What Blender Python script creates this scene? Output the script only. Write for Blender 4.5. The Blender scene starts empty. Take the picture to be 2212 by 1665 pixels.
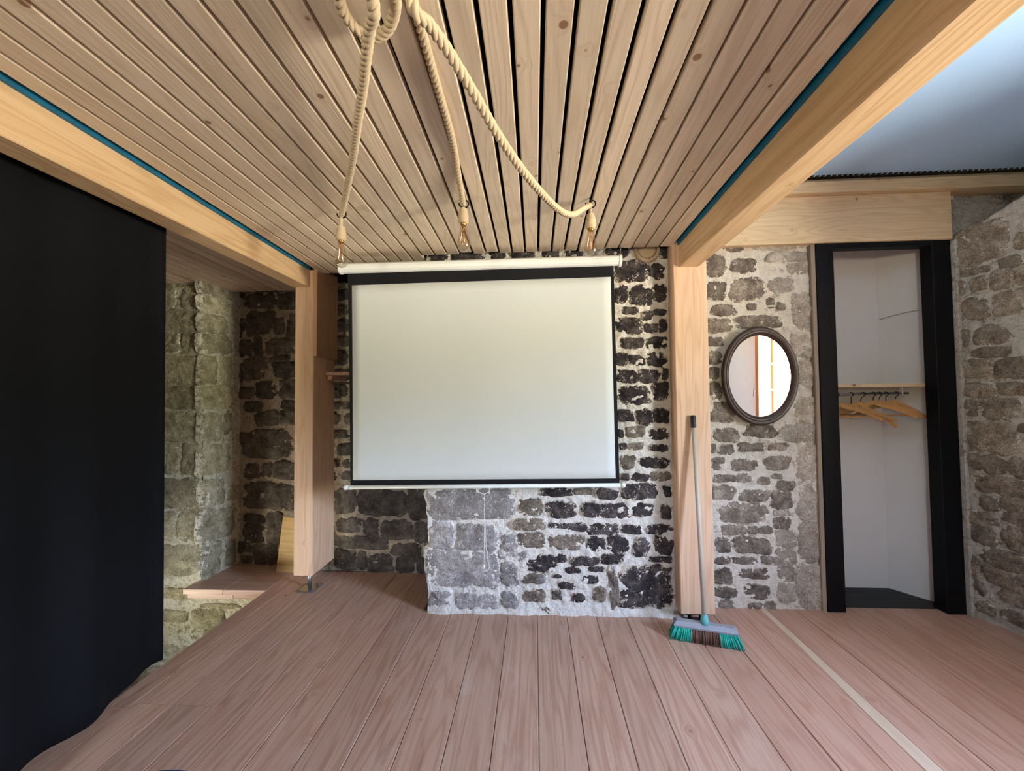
import bpy, bmesh, math, random
import numpy as np
from mathutils import Vector, Matrix, noise as mnoise

random.seed(7)
S = bpy.context.scene
COL = S.collection

# ------------------------------------------------------------------ camera
FW, FH, FPX, HC = 2212, 1665, 870.0, 1.25
_dy = np.array([49.0, -27.0, -FPX]); _dy /= np.linalg.norm(_dy)
_up = np.array([-.012, 1.0, 0.0]); _up -= _dy * _up.dot(_dy); _up /= np.linalg.norm(_up)
_dx = np.cross(_dy, _up)
CW = np.array([_dx, _dy, _up])                       # camera axes -> world axes
cam_d = bpy.data.cameras.new('camera'); cam = bpy.data.objects.new('camera', cam_d)
COL.objects.link(cam)
mw = Matrix.Identity(4)
for i in range(3):
    for j in range(3):
        mw[i][j] = CW[i][j]
mw.translation = (0, 0, HC)
cam.matrix_world = mw
cam_d.sensor_fit = 'HORIZONTAL'; cam_d.sensor_width = 36.0; cam_d.lens = 36.0 * FPX / FW
cam_d.clip_start = .02
S.camera = cam

# ------------------------------------------------------------------ world: daylight sky over green country
w = bpy.data.worlds.new('daylight'); S.world = w; w.use_nodes = True
nt = w.node_tree; nt.nodes.clear()
_o = nt.nodes.new('ShaderNodeOutputWorld'); _b = nt.nodes.new('ShaderNodeBackground')
_tc = nt.nodes.new('ShaderNodeTexCoord'); _sx = nt.nodes.new('ShaderNodeSeparateXYZ')
_r = nt.nodes.new('ShaderNodeValToRGB'); _m = nt.nodes.new('ShaderNodeMath')
_m.operation = 'MULTIPLY_ADD'; _m.inputs[1].default_value = .5; _m.inputs[2].default_value = .5
nt.links.new(_tc.outputs['Generated'], _sx.inputs[0]); nt.links.new(_sx.outputs[2], _m.inputs[0])
nt.links.new(_m.outputs[0], _r.inputs[0]); nt.links.new(_r.outputs[0], _b.inputs[0]); nt.links.new(_b.outputs[0], _o.inputs[0])
cr = _r.color_ramp
cr.elements[0].position = 0.0; cr.elements[0].color = (2.7, 2.55, 2.2, 1)      # sunlit meadow
cr.elements[1].position = 1.0; cr.elements[1].color = (.45, .68, 1.3, 1)     # sky
for p, c in ((.45, (2.6, 2.45, 2.0, 1)), (.50, (.72, .78, .46, 1)), (.535, (.80, .90, .56, 1)), (.565, (1.75, 2.15, 2.75, 1)), (.68, (1.25, 1.7, 2.6, 1))):
    e = cr.elements.new(p); e.color = c
_b.inputs[1].default_value = 43.0

def portal(name, loc, rot, sx, sy):
    l = bpy.data.lights.new(name, 'AREA'); l.shape = 'RECTANGLE'; l.size = sx; l.size_y = sy
    l.cycles.is_portal = True
    o = bpy.data.objects.new(name, l); COL.objects.link(o); o.location = loc; o.rotation_euler = rot
    return o
portal('window_portal', (2.985, .21, 1.375), (0, math.radians(90), 0), 1.2, .86)
portal('rear_fill_portal', (-.9, -2.86, 1.45), (math.radians(90), 0, 0), .6, .7)  # fill daylight through the added, unseen rear opening

portal('stair_window_portal', (-3.22, 1.75, -.35), (0, math.radians(-90), 0), .5, .6)

S.view_settings.view_transform = 'Standard'; S.view_settings.look = 'None'
S.view_settings.exposure = 0.0; S.view_settings.gamma = 1.0
S.view_settings.use_curve_mapping = False
S.cycles.use_denoising = True
S.cycles.max_bounces = 10; S.cycles.diffuse_bounces = 6; S.cycles.transparent_max_bounces = 12
S.cycles.sample_clamp_indirect = 8.0

# ------------------------------------------------------------------ sight-line helpers (survey of the room from the camera position)
C0 = np.array([0, 0, HC])
def ray(px, py): return CW @ np.array([px - FW / 2, -(py - FH / 2), -FPX])
def onP(px, py, p0, n):
    d = ray(px, py); return C0 + d * ((np.array(p0) - C0).dot(n) / d.dot(n))
def onY(px, py, Y): return onP(px, py, (0, Y, 0), np.array([0, 1., 0]))
def onX(px, py, X): return onP(px, py, (X, 0, 0), np.array([1., 0, 0]))
def onZ(px, py, Z=0.0): return onP(px, py, (0, 0, Z), np.array([0, 0, 1.]))

# ------------------------------------------------------------------ materials
def srgb(r, g, b):
    f = lambda c: (c / 255 / 12.92) if c / 255 < .04045 else ((c / 255 + .055) / 1.055) ** 2.4
    return (f(r), f(g), f(b), 1)
class NT:
    def __init__(s, name):
        s.m = bpy.data.materials.new(name); s.m.use_nodes = True; s.t = s.m.node_tree; s.t.nodes.clear()
        s.out = s.n('OutputMaterial'); s.bsdf = s.n('BsdfPrincipled'); s.l(s.bsdf.outputs[0], s.out.inputs[0])
    def n(s, k, **kw):
        x = s.t.nodes.new('ShaderNode' + k)
        for a, b in kw.items(): setattr(x, a, b)
        return x
    def l(s, a, b): s.t.links.new(a, b)
    def put(s, v, sock):
        if hasattr(v, 'is_output'): s.l(v, sock)
        elif v is not None: sock.default_value = v
    def math(s, op, a, b=None, c=None, clamp=False):
        x = s.n('Math', operation=op, use_clamp=clamp)
        for i, v in enumerate((a, b, c)): s.put(v, x.inputs[i])
        return x.outputs[0]
    def vec(s, op, a, b=None):
        x = s.n('VectorMath', operation=op); s.put(a, x.inputs[0])
        if b is not None: s.put(b, x.inputs[1])
        return x.outputs['Value'] if op in ('LENGTH', 'DISTANCE') else x.outputs[0]
    def mix(s, f, a, b, mode='MIX'):
        x = s.n('MixRGB', blend_type=mode); s.put(f, x.inputs[0]); s.put(a, x.inputs[1]); s.put(b, x.inputs[2]); return x.outputs[0]
    def noise(s, v, scale, detail=3, rough=.55, dist=0):
        x = s.n('TexNoise'); s.put(v, x.inputs['Vector']); x.inputs['Scale'].default_value = scale
        x.inputs['Detail'].default_value = detail; x.inputs['Roughness'].default_value = rough; x.inputs['Distortion'].default_value = dist
        return x.outputs[0]
    def step(s, v, lo, hi, a=0.0, b=1.0):
        x = s.n('MapRange', interpolation_type='SMOOTHSTEP'); s.put(v, x.inputs[0])
        x.inputs[1].default_value = lo; x.inputs[2].default_value = hi; x.inputs[3].default_value = a; x.inputs[4].default_value = b
        return x.outputs[0]
    def obj(s, shift=True):
        t = s.n('TexCoord').outputs['Object']
        if not shift: return t, None
        r = s.n('ObjectInfo').outputs['Random']
        cx = s.n('CombineXYZ'); s.l(s.math('MULTIPLY', r, 37.0), cx.inputs[0]); s.l(s.math('MULTIPLY', r, 53.0), cx.inputs[1]); s.l(s.math('MULTIPLY', r, 71.0), cx.inputs[2])
        return s.vec('ADD', t, cx.outputs[0]), r
    def fin(s, col, rough=.7, bump=None, bstr=.3, bdist=.01, spec=.4, metal=0.0):
        s.put(col, s.bsdf.inputs['Base Color']); s.put(rough, s.bsdf.inputs['Roughness'])
        s.bsdf.inputs['Specular IOR Level'].default_value = spec; s.bsdf.inputs['Metallic'].default_value = metal
        if bump is not None:
            b = s.n('Bump'); b.inputs['Strength'].default_value = bstr; b.inputs['Distance'].default_value = bdist
            s.l(bump, b.inputs['Height']); s.l(b.outputs[0], s.bsdf.inputs['Normal'])
        return s.m
def plain(name, c, rough=.6, metal=0.0, spec=.4, var=.06, scale=30):
    t = NT(name); v, r = t.obj(); n = t.noise(v, scale, 3)
    col = t.mix(t.math('MULTIPLY', n, 1.0), tuple(x * (1 - var) for x in c[:3]) + (1,), tuple(min(1, x * (1 + var)) for x in c[:3]) + (1,))
    return t.fin(col, rough, n, .05, .002, spec, metal)
def wood(name, light, dark, knot, axis=1, rough=.55, knots=.5, bands=7.0, contrast=.55, kcell=(.10, .42), var=.18, extra=None):
    t = NT(name); v, r = t.obj()
    sc = [1 / kcell[0]] * 3; sc[axis] = 1 / kcell[1]
    vs = t.vec('MULTIPLY', v, tuple(sc))
    vo = t.n('TexVoronoi', voronoi_dimensions='3D', feature='F1'); vo.inputs['Scale'].default_value = 1; vo.inputs['Randomness'].default_value = .95
    t.l(vs, vo.inputs['Vector'])
    d = t.vec('LENGTH', t.vec('MULTIPLY', t.vec('SUBTRACT', vs, vo.outputs['Position']), tuple(1 / x for x in sc)))
    on = t.n('SeparateColor'); t.l(vo.outputs['Color'], on.inputs[0])
    act = t.math('LESS_THAN', on.outputs[0], knots)
    rad = t.math('MULTIPLY_ADD', on.outputs[1], .007, .0055)
    dn = t.math('DIVIDE', d, rad)
    km = t.math('MULTIPLY', t.step(dn, .75, 1.15, 1, 0), act)
    halo = t.math('MULTIPLY', t.step(dn, .8, 3.6, 1, 0), act)
    s1 = [9.0] * 3; s1[axis] = .75
    n1 = t.noise(t.vec('MULTIPLY', v, tuple(s1)), 1.0, 2, .45)
    g = t.math('ADD', t.math('MULTIPLY', n1, bands * 2), t.math('MULTIPLY', halo, 1.1))
    band = t.math('MULTIPLY_ADD', t.math('SINE', t.math('MULTIPLY', g, 6.283)), .5, .5)
    band = t.math('POWER', band, 2.2)
    s2 = [190.0] * 3; s2[axis] = 2.2
    fine = t.noise(t.vec('MULTIPLY', v, tuple(s2)), 1.0, 3, .6)
    s3 = [14.0] * 3; s3[axis] = .5
    broad = t.noise(t.vec('MULTIPLY', v, tuple(s3)), 1.0, 2, .5)
    f = t.math('MULTIPLY', t.math('ADD', t.math('MULTIPLY', band, .55), t.math('MULTIPLY', t.step(fine, .35, .7), .5)), contrast, clamp=True)
    col = t.mix(f, light, dark)
    col = t.mix(t.step(broad, .35, .7, 0, .35), col, tuple(a * .5 + b * .5 for a, b in zip(dark, light)))
    tone = t.math('MULTIPLY_ADD', r, var * 2, 1 - var)
    cc = t.n('CombineColor'); [t.l(tone, cc.inputs[i]) for i in range(3)]
    col = t.mix(1.0, col, cc.outputs[0], 'MULTIPLY')
    if extra: col = extra(t, v, r, col)
    col = t.mix(t.math('MULTIPLY', halo, .35), col, dark)
    col = t.mix(t.math('MULTIPLY', km, .85), col, knot)
    return t.fin(col, rough, t.math('ADD', fine, band), .12, .002, .3)
def stone(name, cols, mort, smear=.55, bump=.9, spec=.25):
    t = NT(name); v, r = t.obj()
    n1 = t.noise(v, 14, 5, .65); n2 = t.noise(v, 55, 4, .7); n3 = t.noise(v, 170, 2, .6)
    rp = t.n('ValToRGB'); t.l(t.math('ADD', t.math('MULTIPLY', n1, .75), t.math('MULTIPLY', n2, .35)), rp.inputs[0])
    e = rp.color_ramp.elements; e[0].position = .38; e[0].color = cols[0]; e[1].position = .72; e[1].color = cols[2]
    m = rp.color_ramp.elements.new(.54); m.color = cols[1]
    tone = t.math('MULTIPLY_ADD', r, .5, .75)
    cc = t.n('CombineColor'); [t.l(tone, cc.inputs[i]) for i in range(3)]
    col = t.mix(1.0, rp.outputs[0], cc.outputs[0], 'MULTIPLY')
    at = t.n('Attribute', attribute_name='edge')
    sm = t.step(t.math('ADD', t.math('MULTIPLY', at.outputs['Fac'], .16), t.math('ADD', t.math('MULTIPLY', t.noise(v, 26, 6, .72), .7), t.math('MULTIPLY', n3, .3))), smear, smear + .045)
    sp = t.step(n3, .3, .7, .62, 1.3); sc2 = t.n('CombineColor'); [t.l(sp, sc2.inputs[i]) for i in range(3)]
    col = t.mix(1.0, col, sc2.outputs[0], 'MULTIPLY')
    col = t.mix(sm, col, mort)
    h = t.math('ADD', t.math('MULTIPLY', n1, .6), t.math('ADD', t.math('MULTIPLY', n2, .45), t.math('MULTIPLY', n3, .2)))
    return t.fin(col, .9, h, bump, .02, spec)
def mortar(name, a, b, stain, amount=.62, bump=.8):
    t = NT(name); v, _ = t.obj(False)
    n1 = t.noise(v, 5, 5, .65); n2 = t.noise(v, 38, 5, .7); n3 = t.noise(v, 130, 3, .6)
    col = t.mix(t.step(n2, .35, .65), a, b)
    st = t.step(t.math('ADD', t.math('MULTIPLY', n1, .45), t.math('MULTIPLY', n2, .55)), amount - .05, amount + .05)
    col = t.mix(t.math('MULTIPLY', st, .8), col, stain)
    col = t.mix(t.step(n3, .60, .70, 0, .45), col, stain)
    return t.fin(col, .92, t.math('ADD', n2, t.math('MULTIPLY', n3, .4)), bump, .035, .2)

M = {}
M['slat'] = wood('pine_slat', srgb(218, 200, 176), srgb(190, 166, 138), srgb(122, 80, 52), 1, .5, .75, 7, .7, (.075, .30), .13)
M['beam'] = wood('pine_beam', srgb(212, 180, 140), srgb(180, 142, 100), srgb(112, 74, 46), 1, .5, .75, 5, .75, (.13, .42), .03)
M['beam_x'] = wood('pine_board', srgb(216, 190, 152), srgb(180, 150, 112), srgb(84, 54, 34), 0, .55, .55, 9, .7, (.09, .3), .05)
M['post'] = wood('larch_post', srgb(216, 182, 152), srgb(186, 144, 112), srgb(112, 72, 50), 2, .5, .7, 5, .75, (.13, .42), .03)
M['postb'] = wood('larch_brace', srgb(190, 150, 116), srgb(150, 108, 78), srgb(90, 60, 40), 2, .55, .3, 8, .6, (.1, .5), .05)
M['trimwood'] = wood('grey_brown_strip', srgb(150, 134, 116), srgb(122, 106, 90), srgb(80, 64, 50), 2, .7, .1, 6, .5, (.1, .5), .03)
M['ply'] = wood('plywood_offcut', srgb(214, 178, 116), srgb(176, 134, 76), srgb(120, 84, 40), 0, .5, .15, 6, .6, (.1, .4), .03)
def floor_dust(t, v, r, col):
    n = t.noise(t.vec('MULTIPLY', v, (6, 2.2, 6)), 1.0, 5, .7)
    col = t.mix(t.step(n, .56, .74, 0, .32), col, srgb(205, 190, 180))
    n2 = t.noise(t.vec('MULTIPLY', v, (30, 3, 30)), 1.0, 4, .7)
    return t.mix(t.step(n2, .60, .72, 0, .45), col, srgb(122, 84, 68))
M['floor'] = wood('larch_floor', srgb(200, 167, 147), srgb(166, 122, 101), srgb(74, 48, 38), 1, .42, .45, 5, .8, (.11, .42), .10, floor_dust)
M['floor_red'] = wood('larch_floor_red', srgb(196, 158, 138), srgb(164, 118, 98), srgb(70, 44, 36), 1, .42, .3, 5, .75, (.13, .5), .08)
M['sapwood'] = wood('larch_sapwood', srgb(222, 200, 176), srgb(198, 168, 140), srgb(110, 78, 58), 1, .42, .1, 5, .6, (.13, .5), .04)
M['floor_x'] = wood('larch_floor_edge', srgb(190, 160, 142), srgb(150, 116, 98), srgb(84, 56, 44), 0, .45, .3, 5, .7, (.13, .5), .08)
M['st_dark'] = stone('sooty_stone', (srgb(34, 29, 30), srgb(58, 51, 52), srgb(104, 94, 88)), srgb(214, 200, 184), .585)
M['st_grey'] = stone('grey_brown_stone', (srgb(80, 70, 62), srgb(116, 104, 93), srgb(158, 146, 132)), srgb(218, 206, 190), .60)
M['st_pale'] = stone('pale_granite', (srgb(134, 123, 110), srgb(164, 152, 138), srgb(192, 182, 168)), srgb(214, 203, 188), .61)
M['st_right'] = stone('brown_grey_stone', (srgb(98, 86, 74), srgb(134, 120, 106), srgb(166, 153, 138)), srgb(206, 198, 186), .64)
M['st_green'] = stone('green_tinted_stone', (srgb(112, 106, 86), srgb(156, 149, 124), srgb(192, 186, 162)), srgb(222, 218, 200), .63)  # green of the foliage light on the pier is in this colour
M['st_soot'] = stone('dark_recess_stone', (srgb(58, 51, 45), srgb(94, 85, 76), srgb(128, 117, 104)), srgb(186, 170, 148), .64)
M['st_ashlar'] = stone('tooled_granite', (srgb(116, 108, 104), srgb(150, 142, 138), srgb(184, 178, 174)), srgb(226, 220, 214), .60)
M['mo_white'] = mortar('lime_mortar', srgb(248, 242, 234), srgb(236, 226, 212), srgb(150, 116, 84), .62)
M['mo_cream'] = mortar('cream_mortar', srgb(240, 230, 216), srgb(222, 210, 194), srgb(150, 126, 102), .60)
M['mo_right'] = mortar('grey_mortar', srgb(206, 198, 186), srgb(184, 174, 160), srgb(128, 112, 94), .58)
M['mo_pier'] = mortar('pale_green_tinted_mortar', srgb(226, 223, 206), srgb(196, 188, 164), srgb(142, 126, 96), .57)  # pier mortar, same greenish light tint mixed into its colour
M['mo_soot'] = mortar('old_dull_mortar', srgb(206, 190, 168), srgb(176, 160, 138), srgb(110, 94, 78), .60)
M['plaster'] = plain('white_plaster', srgb(214, 210, 206), .85, 0, .2, .03, 6)
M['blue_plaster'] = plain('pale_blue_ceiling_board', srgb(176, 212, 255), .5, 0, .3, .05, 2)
M['black_paint'] = plain('black_paint', srgb(10, 10, 13), .55, 0, .15, .2, 40)
M['black_board'] = plain('black_boards', srgb(34, 34, 36), .6, 0, .3, .25, 20)
M['membrane'] = plain('black_membrane', srgb(10, 10, 10), .9, 0, .1, .1, 20)
M['blue_film'] = plain('teal_film', srgb(22, 98, 128), .5, 0, .4, .45, 18)
M['rope'] = plain('jute_rope', srgb(196, 176, 146), .95, 0, .1, .22, 220)
M['white_metal'] = plain('white_enamel', srgb(226, 228, 224), .35, 0, .5, .02, 8)
M['screen'] = plain('matte_white_screen', srgb(206, 209, 208), .9, 0, .1, .012, 3)
M['screen_border'] = plain('black_fabric_border', srgb(22, 22, 26), .8, 0, .2, .1, 40)
M['steel'] = plain('zinc_steel', srgb(170, 174, 180), .3, .9, .5, .08, 60)
M['iron'] = plain('dark_iron', srgb(34, 32, 30), .5, .7, .4, .15, 60)
M['frame_brown'] = wood('dark_brown_frame', srgb(64, 47, 41), srgb(44, 31, 28), srgb(32, 22, 19), 2, .35, 0, 8, .6, (.1, .4), .02)
M['win_wood'] = wood('varnished_window', srgb(176, 116, 76), srgb(146, 88, 54), srgb(90, 54, 34), 2, .4, .1, 8, .6, (.1, .4), .02)
M['hanger'] = wood('hanger_beech', srgb(184, 136, 80), srgb(146, 98, 52), srgb(110, 70, 36), 0, .4, 0, 6, .5, (.1, .4), .16)
M['turq'] = plain('turquoise_bristle', srgb(30, 158, 140), .6, 0, .4, .3, 160)
M['turq_plastic'] = plain('turquoise_plastic', srgb(96, 168, 168), .4, 0, .5, .05, 20)
M['brown_bristle'] = plain('brown_bristle', srgb(98, 70, 58), .8, 0, .2, .35, 200)
M['grey_plastic'] = plain('grey_plastic', srgb(150, 154, 164), .4, 0, .5, .06, 30)
M['handle'] = plain('beige_handle', srgb(184, 174, 158), .4, 0, .4, .05, 30)
M['black_plastic'] = plain('black_plastic', srgb(24, 24, 30), .5, 0, .4, .1, 30)
M['navy'] = plain('navy_vinyl', srgb(46, 70, 140), .5, 0, .4, .08, 20)
M['bark'] = wood('log_bark', srgb(198, 176, 146), srgb(150, 124, 96), srgb(90, 64, 46), 2, .8, .2, 8, .7, (.05, .1), .03)
M['log'] = wood('log_end', srgb(204, 182, 150), srgb(176, 148, 114), srgb(110, 76, 52), 1, .8, .3, 12, .5, (.05, .1), .03)
M['brass'] = plain('brass_cap', srgb(170, 130, 70), .35, .9, .5, .08, 60)
M['filament'] = plain('amber_filament', srgb(196, 120, 60), .4, .3, .5, .1, 60)
t = NT('black_curtain'); v, _ = t.obj(False)
M['curtain'] = t.fin(t.mix(t.noise(v, 3, 3), srgb(9, 9, 11), srgb(17, 18, 22)), .95, t.noise(v, 900, 1), .15, .001, .15)
t = NT('mirror_silver'); M['mirror'] = t.fin((.93, .94, .94, 1), .0, None, metal=1.0)
def glassy(name, tint, gl):
    t = NT(name); t.t.nodes.remove(t.bsdf)
    tr = t.n('BsdfTransparent'); tr.inputs[0].default_value = tint
    g = t.n('BsdfGlossy'); g.inputs['Roughness'].default_value = .02
    fr = t.n('LayerWeight'); fr.inputs[0].default_value = .5
    fac = t.math('MULTIPLY_ADD', t.math('POWER', fr.outputs['Facing'], 1.6), gl, .06)
    mx = t.n('MixShader'); t.l(fac, mx.inputs[0]); t.l(tr.outputs[0], mx.inputs[1]); t.l(g.outputs[0], mx.inputs[2])
    t.l(mx.outputs[0], t.out.inputs[0]); return t.m
M['pane'] = glassy('window_glass', (.96, .97, .96, 1), .30)
M['bulb'] = glassy('bulb_glass', (.93, .88, .80, 1), .85)

# ------------------------------------------------------------------ mesh helpers
def link(name, me, mat=None, parent=None, loc=None):
    o = bpy.data.objects.new(name, me); COL.objects.link(o)
    if mat: me.materials.clear(); me.materials.append(M[mat])
    if loc is not None: o.location = loc
    if parent: o.parent = parent
    return o
def mesh(name, verts, faces, smooth=False):
    me = bpy.data.meshes.new(name); me.from_pydata([tuple(map(float, v)) for v in verts], [], faces); me.update()
    if smooth: me.polygons.foreach_set('use_smooth', [True] * len(me.polygons))
    return me
class B:
    """collects simple solids into one mesh"""
    def __init__(s): s.v = []; s.f = []
    def add(s, vs, fs):
        k = len(s.v); s.v += [tuple(map(float, v)) for v in vs]; s.f += [tuple(i + k for i in f) for f in fs]; return s
    def box(s, x0, x1, y0, y1, z0, z1):
        return s.add([(x, y, z) for z in (z0, z1) for y in (y0, y1) for x in (x0, x1)],
                     [(0, 2, 3, 1), (4, 5, 7, 6), (0, 1, 5, 4), (2, 6, 7, 3), (0, 4, 6, 2), (1, 3, 7, 5)])
    def bbox(s, x0, x1, y0, y1, z0, z1, b=.003):
        """box with bevelled edges"""
        me = bmesh.new(); bmesh.ops.create_cube(me, size=1)
        for q in me.verts: q.co = ((x0 + x1) / 2 + q.co.x * (x1 - x0), (y0 + y1) / 2 + q.co.y * (y1 - y0), (z0 + z1) / 2 + q.co.z * (z1 - z0))
        bmesh.ops.bevel(me, geom=me.edges[:], offset=b, segments=1, affect='EDGES')
        me.verts.index_update(); s.add([q.co[:] for q in me.verts], [[q.index for q in f.verts] for f in me.faces]); me.free(); return s
    def prism(s, poly, z0, z1):
        n = len(poly)
        return s.add([(x, y, z0) for x, y in poly] + [(x, y, z1) for x, y in poly],
                     [tuple(range(n))[::-1], tuple(range(n, 2 * n))] + [(i, (i + 1) % n, (i + 1) % n + n, i + n) for i in range(n)])
    def tube(s, pts, r, seg=8, caps=True):
        pts = [Vector(p) for p in pts]; rs = r if hasattr(r, '__len__') else [r] * len(pts)
        n = len(pts); tan = [(pts[min(i + 1, n - 1)] - pts[max(i - 1, 0)]).normalized() for i in range(n)]
        a = Vector((0, 0, 1)) if abs(tan[0].z) < .9 else Vector((1, 0, 0))
        u = tan[0].cross(a).normalized(); vs = []
        for i in range(n):
            u = (u - tan[i] * u.dot(tan[i])).normalized(); q = tan[i].cross(u)
            vs += [pts[i] + (u * math.cos(2 * math.pi * k / seg) + q * math.sin(2 * math.pi * k / seg)) * rs[i] for k in range(seg)]
        fs = [(i * seg + k, i * seg + (k + 1) % seg, (i + 1) * seg + (k + 1) % seg, (i + 1) * seg + k) for i in range(n - 1) for k in range(seg)]
        if caps: fs += [tuple(range(seg))[::-1], tuple(range((n - 1) * seg, n * seg))]
        return s.add([v[:] for v in vs], fs)
    def lathe(s, prof, c=(0, 0, 0), seg=20, axis=2):
        vs = []; n = len(prof)
        for r, h in prof:
            for k in range(seg):
                a = 2 * math.pi * k / seg; p = [r * math.cos(a), r * math.sin(a), h]
                if axis == 1: p = [p[0], p[2], p[1]]
                if axis == 0: p = [p[2], p[0], p[1]]
                vs.append((p[0] + c[0], p[1] + c[1], p[2] + c[2]))
        fs = [(i * seg + k, i * seg + (k + 1) % seg, (i + 1) * seg + (k + 1) % seg, (i + 1) * seg + k) for i in range(n - 1) for k in range(seg)]
        fs += [tuple(range(seg))[::-1], tuple(range((n - 1) * seg, n * seg))]
        return s.add(vs, fs)
    def go(s, name, mat, parent=None, smooth=False, loc=None):
        me = mesh(name, s.v, s.f, smooth)
        bm = bmesh.new(); bm.from_mesh(me); bmesh.ops.recalc_face_normals(bm, faces=bm.faces[:]); bm.to_mesh(me); bm.free()
        if smooth: me.polygons.foreach_set('use_smooth', [True] * len(me.polygons))
        return link(name, me, mat, parent, loc)
def empty(name, loc=(0, 0, 0)):
    o = bpy.data.objects.new(name, None); COL.objects.link(o); o.location = loc; o.empty_display_size = .1; return o
def tag(o, label, cat, group=None, kind=None):
    o['label'] = label; o['category'] = cat
    if group: o['group'] = group
    if kind: o['kind'] = kind
    return o
def struct(o, label, cat): return tag(o, label, cat, None, 'structure')
def child(o, parent):
    o.parent = parent; o.matrix_parent_inverse = Matrix.Translation(-Vector(parent.location)); return o
def catmull(P, n=10):
    P = [Vector(p) for p in P]; P = [P[0] * 2 - P[1]] + P + [P[-1] * 2 - P[-2]]; out = []
    for i in range(1, len(P) - 2):
        for k in range(n):
            t_ = k / n; a, b, c, d = P[i - 1:i + 3]
            out.append(.5 * ((2 * b) + (c - a) * t_ + (2 * a - 5 * b + 4 * c - d) * t_ ** 2 + (3 * b - a - 3 * c + d) * t_ ** 3))
    out.append(P[-2]); return out

# ------------------------------------------------------------------ shell of the house (solid masonry round the room)
ZC = lambda y: 2.105 - .0264 * (y - 2.33)            # underside of the slat ceiling
sh = B().box(-3.3, 3.4, 3.15, 3.35, -1.9, 2.75)      # behind the stone faces
o = sh.go('wall_back_core', 'mo_cream'); struct(o, 'masonry core hidden behind the stone back wall', 'wall')
o = B().box(-3.3, -3.05, -2.9, 1.45, -1.9, 2.75).box(-3.3, -3.05, 2.05, 3.15, -1.9, 2.75).box(-3.3, -3.05, 1.45, 2.05, -1.9, -.60).box(-3.3, -3.05, 1.45, 2.05, -.10, 2.75)  .go('wall_left_core', 'mo_pier'); struct(o, 'mortared outer wall beyond the black curtain', 'wall')
r_ = B()
r_.box(-3.3, -1.2, -2.9, -2.6, -1.9, 2.75).box(-.6, 3.4, -2.9, -2.6, -1.9, 2.75).box(-1.2, -.6, -2.9, -2.6, -1.9, 1.1).box(-1.2, -.6, -2.9, -2.6, 1.8, 2.75)
o = r_.go('wall_rear', 'mo_right'); struct(o, 'grey mortared wall opposite the projector screen', 'wall')

# right wall round the window, thick with splayed white reveals
r_ = B()
XI, XO, XT, WA, WB, SA, SB, WZ0, WZ1 = 2.56, 2.90, 3.30, -.20, .62, -.80, .86, .80, 1.95
r_.prism([(XI, -2.6), (XI, SA), (XO, WA), (XO + .1, WA), (XO + .1, -2.6)], -.1, 2.75)
r_.prism([(XI, SB), (XI, 1.985), (XO + .1, 1.985), (XO + .1, WB), (XO, WB)], -.1, 2.75)
for za, zb in ((-.1, WZ0), (WZ1, 2.75)):
    r_.prism([(XI, SA), (XI, SB), (XO, WB), (XO + .1, WB), (XO + .1, WA), (XO, WA)], za, zb)
o = r_.go('wall_right_window', 'plaster'); struct(o, 'white plastered wall with deep splayed window reveal', 'wall')
o = B().prism([(2.50, 2.49), (2.62, 1.985), (3.32, 1.985), (3.32, 3.15), (2.50, 3.15)], -.1, 2.10).prism([(3.05, 2.6), (3.1, 1.985), (3.32, 1.985), (3.32, 3.15), (3.05, 3.15)], 2.10, 2.75).go('wall_right_core', 'mo_right')
struct(o, 'masonry core hidden behind the right stone wall', 'wall')
# sub floor
o = B().box(-1.78, 3.3, -2.6, 3.15, -.30, -.032).box(-3.05, -1.78, 2.76, 3.15, -.30, -.032).box(-3.05, -1.7, -2.6, 3.15, -1.9, -1.6).box(-1.78, -1.70, -2.6, 2.9, -1.7, -.03).go('floor_base', 'floor_x')
struct(o, 'joists and boarding beneath the plank floor', 'floor')

# window in the right wall (seen in the mirror)
win = empty('window_1', (XO, (WA + WB) / 2, WZ0)); struct(win, 'wooden casement window in deep white reveal', 'window')
b = B()
y0, y1, z0, z1, x0, x1 = WA, WB, WZ0, WZ1, XO + .0, XO + .07
b.bbox(x0, x1, y0, y0 + .045, z0, z1).bbox(x0, x1, y1 - .045, y1, z0, z1).bbox(x0, x1, y0 + .045, y1 - .045, z0, z0 + .05).bbox(x0, x1, y0 + .045, y1 - .045, z1 - .045, z1)
child(b.go('window_frame', 'win_wood'), win)
def leaf(W, Hh):
    b = B(); t_ = .04
    b.bbox(0, t_, 0, .05, 0, Hh).bbox(0, t_, W - .05, W, 0, Hh).bbox(0, t_, .05, W - .05, 0, .07).bbox(0, t_, .05, W - .05, Hh - .05, Hh)
    for k in (1, 2): b.bbox(.005, .035, .05, W - .05, .07 + k * (Hh - .12) / 3 - .014, .07 + k * (Hh - .12) / 3 + .014)
    g = B()
    for k in range(3): g.box(.018, .022, .05, W - .05, .07 + k * (Hh - .12) / 3 + .014 * (k > 0), .07 + (k + 1) * (Hh - .12) / 3 - .014 * (k < 2))
    return b, g
for nm, W_, y_, ang in (('casement', .37, WA + .03, math.radians(58)), ('casement', .37, WB - .03, math.radians(66))):
    b, g = leaf(W_, 1.06)
    lf = b.go(nm, 'win_wood', win); lf.location = (-.005, y_ - (WA + WB) / 2, .045); lf.rotation_euler = (0, 0, ang)
    gl = g.go('glass_pane', 'pane', lf)
    B().tube([(-.004, .345, .40), (-.03, .345, .40), (-.034, .345, .31)], .007, 8).go('window_handle', 'steel', lf, True)

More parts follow.
